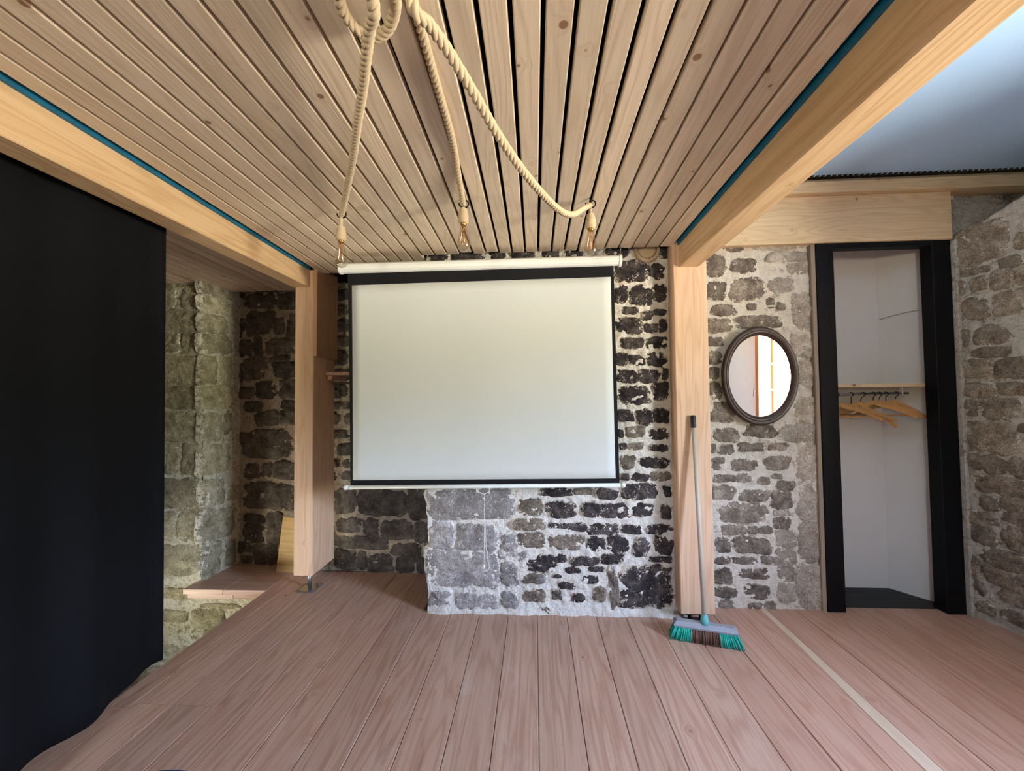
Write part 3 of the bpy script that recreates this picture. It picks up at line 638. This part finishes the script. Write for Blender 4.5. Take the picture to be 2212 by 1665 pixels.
# lintel over the doorway
p = [onY(1590, 522, 2.44), onY(2055, 517, 2.44)]
b = B().bbox(.935, 2.425, 2.44, 2.50, 2.145, 2.425, .003)
tag(b.go('door_lintel', 'beam_x'), 'broad knotty pine lintel board over the closet doorway', 'lintel')
tr = empty('trim_1', (1.7, 2.40, 2.42)); struct(tr, 'pine trim batten along the pale blue ceiling edge', 'trim')
child(B().bbox(.926, 3.1, 2.40, 2.56, 2.425, 2.492, .003).go('batten', 'beam_x'), tr)
child(B().add([(.926, 2.404, 2.492), (3.1, 2.404, 2.492), (3.1, 2.56, 2.492), (.926, 2.56, 2.492), (.926, 2.424, 2.514), (3.1, 2.424, 2.514), (3.1, 2.56, 2.514), (.926, 2.56, 2.514)],
      [(0, 3, 2, 1), (4, 5, 6, 7), (0, 1, 5, 4), (1, 2, 6, 5), (2, 3, 7, 6), (3, 0, 4, 7)]).go('chamfer_batten', 'beam_x'), tr)
bead = child(B().box(.926, 3.1, 2.396, 2.44, 2.514, 2.526).go('corner_bead', 'iron'), tr); bead['label'] = 'perforated metal plaster bead'
b = B(); x = .95
while x < 3.05:
    b.add([(x, 2.3955, 2.516), (x + .006, 2.3955, 2.516), (x + .014, 2.3955, 2.524), (x + .008, 2.3955, 2.524), (x, 2.397, 2.516), (x + .006, 2.397, 2.516), (x + .014, 2.397, 2.524), (x + .008, 2.397, 2.524)],
          [(0, 1, 2, 3), (4, 7, 6, 5), (0, 4, 5, 1), (1, 5, 6, 2), (2, 6, 7, 3), (3, 7, 4, 0)]); x += .031
o = b.go('bead_perforations', 'white_metal', bead); o['kind'] = 'stuff'

# ------------------------------------------------------------------ closet doorway
dr = empty('door_1', (2.05, 2.49, 0)); struct(dr, 'black painted door frame round the white closet', 'door frame')
YF0, YF1 = 2.455, 2.515
child(B().bbox(1.672, 1.772, YF0, YF1, .0, 2.15, .003).go('jamb', 'black_paint'), dr)
child(B().bbox(2.322, 2.425, YF0, YF1 + .02, .0, 2.15, .003).go('jamb', 'black_paint'), dr)
child(B().bbox(1.772, 2.322, YF0, YF1, 2.115, 2.15, .002).go('head', 'black_paint'), dr)
tr2 = B().bbox(1.648, 1.673, 2.462, 2.50, .0, 2.15, .003).go('trim_2', 'trimwood'); struct(tr2, 'narrow wood strip beside the black door frame', 'trim')
tr3 = B().bbox(2.426, 2.446, 2.43, 2.49, .0, 2.14, .003).go('trim_3', 'mo_right'); struct(tr3, 'plaster strip between black door frame and right stone wall', 'trim')
cA, cB = onZ(1922, 1273), onZ(2001, 1312)
cl = B().box(1.40, 2.55, 2.765, 2.86, 0, 2.45).prism([(cA[0], 2.77), (cA[0] + .01, cA[1]), (2.42, 2.53), (2.50, 2.53), (2.50, 2.8)], 0, 2.45).box(1.40, 1.55, 2.50, 2.80, 0, 2.45).box(1.5, 2.5, 2.50, 2.80, 2.40, 2.50)
wc = cl.go('wall_closet', 'plaster'); struct(wc, 'white plastered closet interior walls', 'wall')
cN = np.array([-(2.53 - cA[1]), 2.42 - cA[0] - .01, 0.0])
ck = B().tube(catmull([onP(1900, 690, cA, cN), onP(1930, 681, cA, cN), onP(1965, 673, cA, cN), onP(1998, 668, cA, cN)], 5), .003, 6)
o = ck.go('plaster_ridge', 'mo_right', wc, True)
fc = empty('floor_closet', (1.9, 2.62, 0)); struct(fc, 'black painted boards on the closet floor', 'floor')
for ya, yb in ((2.515, 2.62), (2.62, 2.70), (2.70, 2.77)): child(B().bbox(1.55, 2.42, ya + .001, yb - .001, -.03, .004, .002).go('board', 'black_board'), fc)
# shelf, rail, hangers
zs = onY(1900, 836, 2.55)[2]
shelf = B().prism([(1.549, 2.537), (2.419, 2.537), (2.275, 2.752), (2.262, 2.766), (1.549, 2.766)], zs, zs + .020).go('closet_shelf', 'beam_x'); tag(shelf, 'pale pine shelf inside the white closet', 'shelf')
YRD = 2.605; ZRD = onY(1880, 850, YRD)[2]
rail = empty('closet_rail', (1.9, YRD, ZRD)); tag(rail, 'thin metal clothes rail under the closet shelf', 'rail')
child(B().tube([(1.549, YRD, ZRD), (onY(1962, 850, YRD)[0], YRD, ZRD)], .007, 12).go('rod', 'steel', None, True), rail)
bx_ = onY(1947, 845, YRD)[0]
child(B().bbox(bx_ - .004, bx_ + .004, YRD - .009, YRD + .009, ZRD - .010, zs + .001, .001).go('bracket', 'white_metal'), rail)
def hanger(x, yaw, label, wid=.215, bar=False, drop=.075, roll=0.0):
    e = empty('coat_hanger', (x, YRD, ZRD)); e.rotation_euler = (0, roll, yaw); tag(e, label, 'hanger', 'wooden hangers on the closet rail')
    # the swivel hook hangs across the rail, its crown resting on the rod
    a = [(.0125 * math.cos(q), .0125 * math.sin(q) - .0038) for q in [math.radians(d) for d in range(200, -60, -20)]] + [(.0, -.024), (0, -drop)]
    ph_ = math.radians(-60) - yaw; a = [(r_ * math.cos(ph_), r_ * math.sin(ph_), z) for r_, z in a]
    B().tube(a, .0022, 6).go('hook', 'iron', e, True)
    N = 13; top = []; bot = []
    for i in range(N):
        s = -1 + 2 * i / (N - 1); z = -drop + .012 - .085 * abs(s) ** 1.5; th = .025 * (1 - .35 * abs(s)); yb = .015 * abs(s) ** 2
        if abs(s) < .12: z += .012
        top.append((s * wid, yb, z)); bot.append((s * wid * .98, yb, z - th))
    v = []
    for T in (-.0045, .0045): v += [(p[0], p[1] + T, p[2]) for p in top] + [(p[0], p[1] + T, p[2]) for p in bot]
    f = []
    for i in range(N - 1):
        f += [(i, i + 1, N + i + 1, N + i), (2 * N + i, 3 * N + i, 3 * N + i + 1, 2 * N + i + 1), (i, 2 * N + i, 2 * N + i + 1, i + 1), (N + i, N + i + 1, 3 * N + i + 1, 3 * N + i)]
    f += [(0, N, 3 * N, 2 * N), (N - 1, 3 * N - 1, 4 * N - 1, 2 * N - 1)]
    o = B().add(v, f).go('arms', 'hanger', e)
    if bar: B().tube([(-wid * .8, .0096, -drop - .066), (wid * .8, .0096, -drop - .066)], .005, 8).go('trouser_bar', 'hanger', e, True)
    return e
HX = lambda px: onY(px, 852, YRD)[0]
hanger(HX(1808), math.radians(-26), 'hanger partly hidden behind the black left jamb', bar=True)
hanger(HX(1838), math.radians(-26), 'slim wooden hanger with a long straight hook', drop=.085)
hanger(HX(1864), math.radians(-29), 'wooden hanger with a drooping arm toward the doorway', wid=.20, roll=math.radians(15))
hanger(HX(1886), math.radians(-26), 'wooden hanger with a trouser bar near the rail middle', wid=.20, bar=True, drop=.065)
hanger(HX(1899), math.radians(-26), 'wooden hanger overlapping its neighbour, arm tip pale', wid=.19, drop=.06)
hanger(HX(1913), math.radians(-26), 'broad shouldered hanger beside the white rail bracket', wid=.175, drop=.07)
hanger(HX(1936), math.radians(-26), 'hanger at the rail end whose arm reaches the closet wall', wid=.17, drop=.06, roll=math.radians(7))

# ------------------------------------------------------------------ projector screen
YS = 2.28
sc_ = empty('projector_screen', (-.31, YS, 1.98)); tag(sc_, 'white pull-down projector screen with black border hung on the chimney breast', 'projector screen')
cl_, cr_ = onY(735, 580.5, YS), onY(1342, 562.5, YS)
d_ = Vector(cr_) - Vector(cl_)
ang = math.atan2(d_.z, d_.x)
def case_profile(): return [(.030 * math.cos(math.radians(a)) * (1.06 if k % 2 else .98), .030 * math.sin(math.radians(a)) * (1.0 if k % 2 else .98)) for k, a in enumerate(range(0, 360, 30))]
pf = case_profile(); n = len(pf); L = d_.length
b = B().add([(x, p[0], p[1]) for x in (.012, L - .012) for p in pf], [tuple(range(n))[::-1], tuple(range(n, 2 * n))] + [(i, (i + 1) % n, (i + 1) % n + n, i + n) for i in range(n)])
ca = b.go('casing', 'white_metal'); ca.location = cl_; ca.rotation_euler = (0, -ang, 0); ca.parent = sc_; ca.matrix_parent_inverse = Matrix.Translation(-Vector(sc_.location))
for xx in (0, L - .014):
    B().add([(x, p[0] * 1.13, p[1] * 1.13) for x in (xx, xx + .014) for p in pf], [tuple(range(n))[::-1], tuple(range(n, 2 * n))] + [(i, (i + 1) % n, (i + 1) % n + n, i + n) for i in range(n)]).go('end_cap', 'white_metal', ca)
def bil(c, s, t_): return (c[0] * (1 - s) + c[1] * s) * (1 - t_) + (c[3] * (1 - s) + c[2] * s) * t_
oc = [onY(*q, YS) for q in ((751, 582), (1325, 566), (1338.5, 1043), (757, 1048))]
ic = [onY(*q, YS) for q in ((760, 616), (1319, 598), (1330, 1033), (762, 1037))]
def sag(p):
    p = np.array(p); u_ = (p[0] + 1.05) / 1.5; v_ = (2.0 - p[2]) / 1.2
    p[1] += .006 * math.sin(v_ * 3.1) * (4 * (u_ - .5) ** 2 - .35) + .0012 * math.sin(u_ * 17 + v_ * 3); return p
NU, NV = 30, 22
vs = [sag(bil(ic, i / NU, j / NV)) for j in range(NV + 1) for i in range(NU + 1)]
fs = [(j * (NU + 1) + i, (j + 1) * (NU + 1) + i, (j + 1) * (NU + 1) + i + 1, j * (NU + 1) + i + 1) for j in range(NV) for i in range(NU)]
o = link('screen_surface', mesh('screen_surface', vs, fs, True), 'screen'); child(o, sc_)
md = o.modifiers.new('thick', 'SOLIDIFY'); md.thickness = .001; md.offset = 0
b = B()
def strip(a, c, e, g_, n_):
    v = []
    for i in range(n_ + 1):
        s = i / n_; v += [sag(a * (1 - s) + c * s), sag(e * (1 - s) + g_ * s)]
    b.add(v, [(2 * i, 2 * i + 1, 2 * i + 3, 2 * i + 2) for i in range(n_)])
for i in range(4): strip(oc[i], oc[(i + 1) % 4], ic[i], ic[(i + 1) % 4], 24)
o = b.go('border', 'screen_border'); child(o, sc_); md = o.modifiers.new('thick', 'SOLIDIFY'); md.thickness = .001; md.offset = 0
bl_, br_ = Vector(onY(748, 1052.5, YS)), Vector(onY(1346, 1047.5, YS))
bar = child(B().tube([bl_, br_], .0115, 12).go('bottom_bar', 'white_metal', None, True), sc_)
dd = (br_ - bl_).normalized()
for q, s in ((bl_, -1), (br_, 1)):
    B().tube([q - dd * s * .012, q + dd * s * .006, q + dd * s * .012], [.0145, .0145, .009], 12).go('end_cap', 'white_metal', bar, True)
hp = [onY(x, y, YS - .006) for x, y in ((1033, 1052), (1029, 1057), (1031, 1062), (1040, 1065), (1046, 1067), (1052, 1064), (1057, 1061), (1057, 1056), (1053, 1052))]
ph = child(B().tube(hp, .0022, 6).go('pull_handle', 'white_metal', None, True), sc_)
cp = [onY(x, y, YS - .004) for x, y in ((1046.5, 1066), (1046.5, 1120), (1046, 1180), (1045.5, 1222))]
cp2 = [onY(x, y, YS - .003) for x, y in ((1046.5, 1110), (1049, 1150), (1050, 1185), (1053, 1192), (1054, 1210), (1057, 1222), (1055, 1230), (1049, 1231), (1046, 1226))]
cd = child(B().tube(catmull(cp, 6), .0013, 6).tube(catmull(cp2, 6), .0013, 6).go('pull_cord', 'white_metal', None, True), sc_)
q = onY(1045.5, 1224, YS - .004); child(B().lathe([(.003, -.01), (.006, -.008), (.006, .004), (.002, .012)], q, 10).go('cord_knob', 'white_metal', None, True), sc_)
for xx, yy0, yy1 in ((736, 572, 548), (1341, 553, 531)):
    a = Vector(onY(xx, yy0, YS)); zt = ZC(YS) + .004
    w_ = B().tube([a + Vector((-.006, 0, -.004)), a + Vector((0, 0, .028)), a + Vector((.006, 0, -.004))], .0014, 6).tube([a + Vector((0, 0, .026)), (a.x, a.y, zt)], .0016, 6)
    child(w_.go('hanging_wire', 'steel', None, True), sc_)

# ------------------------------------------------------------------ round log end set in the wall
lc = onY(1396, 541, YC); lg = empty('log_end', (lc[0], YC, lc[2])); tag(lg, 'round sawn log end set in the wall beside the larch post', 'log')
r1 = .051
B().lathe([(r1, .06), (r1, -.015), (r1 * .97, -.02), (r1 * .5, -.0205), (r1 * .04, -.021)], (0, 0, 0), 28, 1).go('heartwood', 'log', lg, True)
B().lathe([(r1 * 1.05, .06), (r1 * 1.05, -.02), (r1 * 1.12, -.026), (r1 * 1.36, -.026), (r1 * 1.45, -.018), (r1 * 1.45, .06)], (0, 0, 0), 22, 1).go('bark_ring', 'bark', lg)

# ------------------------------------------------------------------ rope lamps
def rope_mesh(pts, R, pitch=.055, spin=1):
    pts = catmull(pts, 10)
    P2 = [pts[0]]; step = .0045     # resample evenly
    for p in pts[1:]:
        while (p - P2[-1]).length > step: P2.append(P2[-1] + (p - P2[-1]).normalized() * step)
    n = len(P2); b = B(); r = R * .56
    tan = [(P2[min(i + 1, n - 1)] - P2[max(i - 1, 0)]).normalized() for i in range(n)]
    u = tan[0].orthogonal().normalized(); fr = []
    for i in range(n):
        u = (u - tan[i] * u.dot(tan[i])).normalized(); fr.append((u.copy(), tan[i].cross(u)))
    for k in range(3):
        q = []
        for i in range(n):
            a = 2 * math.pi * (k / 3 + spin * i * step / pitch); q.append(P2[i] + (fr[i][0] * math.cos(a) + fr[i][1] * math.sin(a)) * R * .5)
        b.tube(q, r, 7)
    return b
def hookpt(px, py): 
    d = ray(px, py); t_ = (ZC(1.85) - .012 - HC) / d[2]; p = C0 + d * t_; return Vector((p[0], p[1], ZC(p[1])))
def plane_pts(A, Bp, pxs):
    n_ = np.array([-(Bp.y - A.y), Bp.x - A.x, 0.0]); return [Vector(onP(x, y, A, n_)) for x, y in pxs]
def lamp(label, hook_px, rope_pts, Rr, hang, sway=(0, 0), holder=.060, bulb_tilt=(0, 0)):
    hk = hookpt(*hook_px); e = empty('pendant_lamp', (hk.x, hk.y, hk.z)); tag(e, label, 'lamp', 'jute rope lamps')
    # the screw hook in the ceiling
    hb = B().tube(catmull([hk + Vector((0, .0, .012)), hk + Vector((0, 0, -.006)), hk + Vector((.018, 0, -.014)), hk + Vector((.022, 0, -.030)), hk + Vector((.008, 0, -.042)), hk + Vector((-.014, 0, -.034)), hk + Vector((-.02, 0, -.02))], 5), .0032, 7)
    child(hb.go('hook', 'iron', None, True), e)
    pts = [Vector(p) for p in rope_pts]
    low = hk + Vector((sway[0], sway[1], -hang)); top = hk + Vector((0, 0, -.030))
    child(rope_mesh(pts + [top], Rr).go('rope', 'rope', None, True), e)
    child(rope_mesh([top + Vector((.002, 0, -.004)), top * .5 + low * .5, low], Rr * .62, .035).go('drop_rope', 'rope', None, True), e)
    # jute wrapped socket, rings of cord
    b = B(); hN = 9
    for k in range(hN):
        z = low.z - k * holder / hN; rr = .013 + .006 * min(1, k / 4)
        b.tube([(low.x + rr * math.cos(a), low.y + rr * math.sin(a), z + .0012 * math.sin(3 * a + k)) for a in [2 * math.pi * i / 16 for i in range(17)]], .0042, 6)
    b.lathe([(.010, low.z + .004), (.016, low.z - holder * .4), (.018, low.z - holder)], (low.x, low.y, 0), 14)
    so = child(b.go('socket_wrap', 'rope', None, True), e)
    zb = low.z - holder
    cap = child(B().lathe([(.0135, zb + .012), (.0135, zb - .008), (.011, zb - .012)], (low.x, low.y, 0), 16).go('screw_cap', 'brass', None, True), e)
    prof = [(.012, 0), (.0125, -.012), (.016, -.030), (.022, -.052), (.0275, -.074), (.0295, -.088), (.0275, -.102), (.020, -.113), (.009, -.119), (.002, -.1205)]
    bu = child(B().lathe([(r, zb - .004 + h) for r, h in prof], (low.x, low.y, 0), 24).go('bulb', 'bulb', None, True), e)
    fb_ = B().tube([(low.x, low.y, zb - .01), (low.x, low.y, zb - .035)], .003, 8)
    for k in range(6):
        a = 2 * math.pi * k / 6; c_, s_ = math.cos(a), math.sin(a)
        fb_.tube([(low.x + .004 * c_, low.y + .004 * s_, zb - .035), (low.x + .010 * c_, low.y + .010 * s_, zb - .088)], .0007, 5)
    fb_.go('filament', 'filament', bu, True)
    return e
def under(px, py, clr):                              # a point a given drop below the slats
    return Vector(onP(px, py, (0, 2.33, 2.105 - clr), np.array([0, .0264, 1.0])))
canopy = Vector((-.30, .62, ZC(.62)))
RR = .0130
h1 = hookpt(737, 458)
lamp('rope lamp whose bulb hangs before the left end of the screen casing', (737, 458),
     [canopy + Vector((0, 0, -.02))] + [under(*q) for q in ((806, 0, .100), (799, 60, .095), (791, 120, .090), (784, 190, .080), (773, 260, .070), (764, 330, .058), (752, 395, .046), (743, 440, .034))], RR, .085)
h2 = hookpt(1001, 436)
s2 = under(885, -20, .0122); m2 = under(972, 282, .0122); q2 = Vector((-.266, .668, ZC(.668) - .0122))
lamp('rope lamp whose cord runs along a slat gap, middle bulb above the screen', (1001, 436),
     [q2, s2, s2 * .5 + m2 * .5, m2] + plane_pts(m2, h2, [(984, 340), (992, 390)]), RR * .92, .050)
h3 = hookpt(1275, 435); s3 = canopy + Vector((.082, .01, 0))
lamp('rope lamp with a long sagging cord, bulb nearest the larch post', (1275, 435),
     [s3 + Vector((0, 0, -.02))] + plane_pts(s3, h3, [(888, 0), (925, 50), (965, 105), (1020, 195), (1075, 290), (1130, 370), (1180, 428), (1215, 458), (1238, 463), (1258, 452)]), RR * .88, .075)
# coiled spare loop at the ceiling rose
lp = bpy.data.objects['pendant_lamp']
LP = [under(*q) for q in ((728, -60, .032), (735, 5, .032), (752, 42, .032), (780, 68, .032), (812, 79, .034), (836, 66, .038), (850, 35, .044), (854, 0, .050), (846, -60, .056))]
child(rope_mesh(LP, RR).go('spare_loop', 'rope', None, True), lp)
child(B().lathe([(.055, ZC(.62) + .002), (.055, ZC(.62) - .02), (.04, ZC(.62) - .03)], (canopy.x + .03, canopy.y, 0), 24).go('ceiling_rose', 'iron', None, True), lp)

# ------------------------------------------------------------------ curtain
e = empty('curtain', (-1.60, .6, 0)); tag(e, 'long black blackout curtain hanging below the pine beam', 'curtain')
vs = []; NY, NZ = 170, 26
def cx(y, z):
    f = (2.03 - z) / 1.90
    return -1.615 + (.022 * math.sin(y * 15 + .8 * math.sin(y * 4)) + .012 * math.sin(y * 33 + 1)) * (.35 + .65 * f) + .02 * f * math.sin(y * 2.1)
for T in (0, 1):
    for j in range(NZ + 1):
        for i in range(NY + 1):
            y = -1.2 + (1.665 + 1.2) * i / NY
            zb = .118 - .035 * max(0, min(1, 1.4 - y)) + .010 * math.sin(y * 9) + .016 * max(0, (y - 1.5)) * math.sin(y * 20) + .05 * max(0, y - 1.55) ** 1.0
            z = 2.03 + (zb - 2.03) * j / NZ
            yy = y + (.03 * (j / NZ) if i == NY else .03 * (j / NZ) * max(0, (i / NY - .8) / .2))
            vs.append((cx(y, z) + .003 * T + 1.60, yy - .6, z))
K = (NY + 1) * (NZ + 1); fs = []
for j in range(NZ):
    for i in range(NY):
        a = j * (NY + 1) + i; fs += [(a, a + 1, a + NY + 2, a + NY + 1), (K + a, K + a + NY + 1, K + a + NY + 2, K + a + 1)]
for i in range(NY): fs += [(i, K + i, K + i + 1, i + 1), (NZ * (NY + 1) + i, NZ * (NY + 1) + i + 1, K + NZ * (NY + 1) + i + 1, K + NZ * (NY + 1) + i)]
for j in range(NZ):
    for i in (0, NY): a = j * (NY + 1) + i; fs.append((a, a + NY + 1, K + a + NY + 1, K + a))
B().add(vs, fs).go('fabric', 'curtain', e, True)
B().bbox(-.040, .010, -1.8, 1.03, 2.018, 2.045, .002).go('curtain_track', 'black_plastic', e)

# ------------------------------------------------------------------ oval mirror
mc = onY(1640, 812, 2.45); e = empty('oval_mirror', (mc[0], 2.452, mc[2])); tag(e, 'oval mirror in a dark brown moulded frame on the stone wall', 'mirror')
A_, B_ = .218, .290; prof = [(1.0, .0), (1.0, -.016), (.965, -.026), (.935, -.020), (.915, -.024), (.89, -.026), (.865, -.018), (.845, -.016), (.825, -.010), (.82, .0)]
NS = 64; vs = []
for s, h in prof:
    off_ = (1 - s) * B_
    for k in range(NS): a = 2 * math.pi * k / NS; vs.append(((A_ - off_ * .78) * math.cos(a), h, (B_ - off_) * math.sin(a)))
n = len(prof); fs = [(i * NS + k, i * NS + (k + 1) % NS, ((i + 1) % n) * NS + (k + 1) % NS, ((i + 1) % n) * NS + k) for i in range(n) for k in range(NS)]
B().add(vs, fs).go('frame', 'frame_brown', e, True)
vs = [(0, -.006, 0)] + [((A_ - .17 * B_ * .78) * math.cos(2 * math.pi * k / NS), -.006, (B_ - .17 * B_) * math.sin(2 * math.pi * k / NS)) for k in range(NS)]
link('mirror_glass', mesh('mirror_glass', vs, [(0, 1 + (k + 1) % NS, 1 + k) for k in range(NS)]), 'mirror', e)
e.rotation_euler = (math.radians(1.0), 0, math.radians(0))

# ------------------------------------------------------------------ broom
hb_ = Vector(onZ(1523, 1383)); hb_.z = 0
e = empty('broom', hb_); tag(e, 'push broom with turquoise and brown bristles leaning on the larch post', 'broom')
pa, pb = Vector(onZ(1458, 1372)), Vector(onZ(1594, 1394)); hd = (pb - pa); hd.z = 0; Lh = .285; hd.normalize(); hn = Vector((-hd.y, hd.x, 0))
top = Vector(onY(1497, 897, 2.272)); foot = Vector((hb_.x, hb_.y, .095)); ax = (top - foot).normalized()
rm = Matrix((hd, hn, Vector((0, 0, 1)))).transposed()
def place(b, nm, mat, smooth=False, par=None):
    b.v = [tuple((rm @ Vector(v))) for v in b.v]; return b.go(nm, mat, par or e, smooth)
b = B().add([(-.145, -.030, .062), (.145, -.030, .062), (.145, .030, .062), (-.145, .030, .062), (-.150, -.034, .072), (.150, -.034, .072), (.150, .034, .072), (-.150, .034, .072), (-.135, -.016, .088), (.135, -.016, .088), (.135, .016, .088), (-.135, .016, .088)],
      [(0, 3, 2, 1), (0, 1, 5, 4), (1, 2, 6, 5), (2, 3, 7, 6), (3, 0, 4, 7), (4, 5, 9, 8), (5, 6, 10, 9), (6, 7, 11, 10), (7, 4, 8, 11), (8, 9, 10, 11)])
head = place(b, 'head', 'grey_plastic')
rnd = random.Random(3)
def bristles(xa, xb, mat, nm, n):
    b = B()
    for i in range(n):
        for row in range(5):
            x = xa + (xb - xa) * (i + .5 + rnd.uniform(-.3, .3)) / n; y = -.026 + .013 * row
            fl = 1 + .42 * (x / .15) * (1 if abs(x) > .06 else .6); ex = x * (1.0 + .22 * abs(x) / .15) + rnd.uniform(-.004, .004); ey = y * 1.45 + rnd.uniform(-.006, .006) - .004
            b.tube([(x, y, .064), ((x + ex) / 2, (y + ey) / 2 * 1.05, .035), (ex, ey, .002)], [.0042, .0048, .0034], 5)
    return place(b, nm, mat, True)
bristles(-.143, -.062, 'turq', 'bristles', 11); bristles(.062, .143, 'turq', 'bristles', 11); bristles(-.062, .062, 'brown_bristle', 'bristles', 16)
fl = foot - hb_
B().tube([fl + ax * -.012, fl + ax * .012, fl + ax * .030, fl + ax * .034], [.024, .019, .0165, .015], 14).go('collar', 'turq_plastic', e, True)
tl = top - hb_; Lg = (tl - fl).length
B().tube([fl + ax * .02, fl + ax * (Lg - .06)], .0115, 14).go('handle', 'handle', e, True)
B().tube([fl + ax * (Lg - .068), fl + ax * (Lg - .064), fl + ax * (Lg - .004), fl + ax * Lg], [.012, .0135, .0135, .010], 14).go('grip', 'black_plastic', e, True)

# ------------------------------------------------------------------ small things in the recess
# leaning plywood offcut
p0 = Vector(onZ(600, 1232)); 
b = B().bbox(0, .30, 0, .016, 0, .385, .001)
o = b.go('plywood_board', 'ply'); o.location = (-1.905, 2.885, .002); o.rotation_euler = (math.radians(-7), math.radians(2.5), math.radians(-5)); tag(o, 'yellow plywood offcut leaning on the dark recess wall', 'board')
zsf = onY(720, 812, 2.75)[2]
e = empty('recess_shelf', (-1.08, 2.76, zsf)); tag(e, 'small reddish wood shelf between timber post and screen', 'shelf')
B().bbox(-.335, .42, -.10, .11, 0, .020, .002).go('shelf_board', 'floor_red', e)
B().bbox(-.335, -.305, -.08, .11, -.032, 0, .002).go('cleat', 'floor_red', e); B().bbox(.39, .42, -.08, .11, -.032, 0, .002).go('cleat', 'floor_red', e)
B().tube([(-.335, -.02, -.05), (.42, -.02, -.05)], .006, 8).go('metal_rod', 'steel', e, True)

# ------------------------------------------------------------------ navy stool, only its seat edge in view
c = onZ(392, 1652, .44)
e = empty('stool', (c[0], c[1] - .225, 0)); tag(e, 'navy blue padded stool standing on the plank floor', 'stool')
B().lathe([(.215, .392), (.225, .400), (.225, .428), (.216, .438), (.15, .441), (.01, .442)], (0, 0, 0), 40).go('seat', 'navy', e, True)
for k in range(4):
    a = math.pi / 4 + k * math.pi / 2; B().tube([(.15 * math.cos(a), .15 * math.sin(a), .395), (.19 * math.cos(a), .19 * math.sin(a), .0)], .012, 10).go('leg', 'win_wood', e, True)
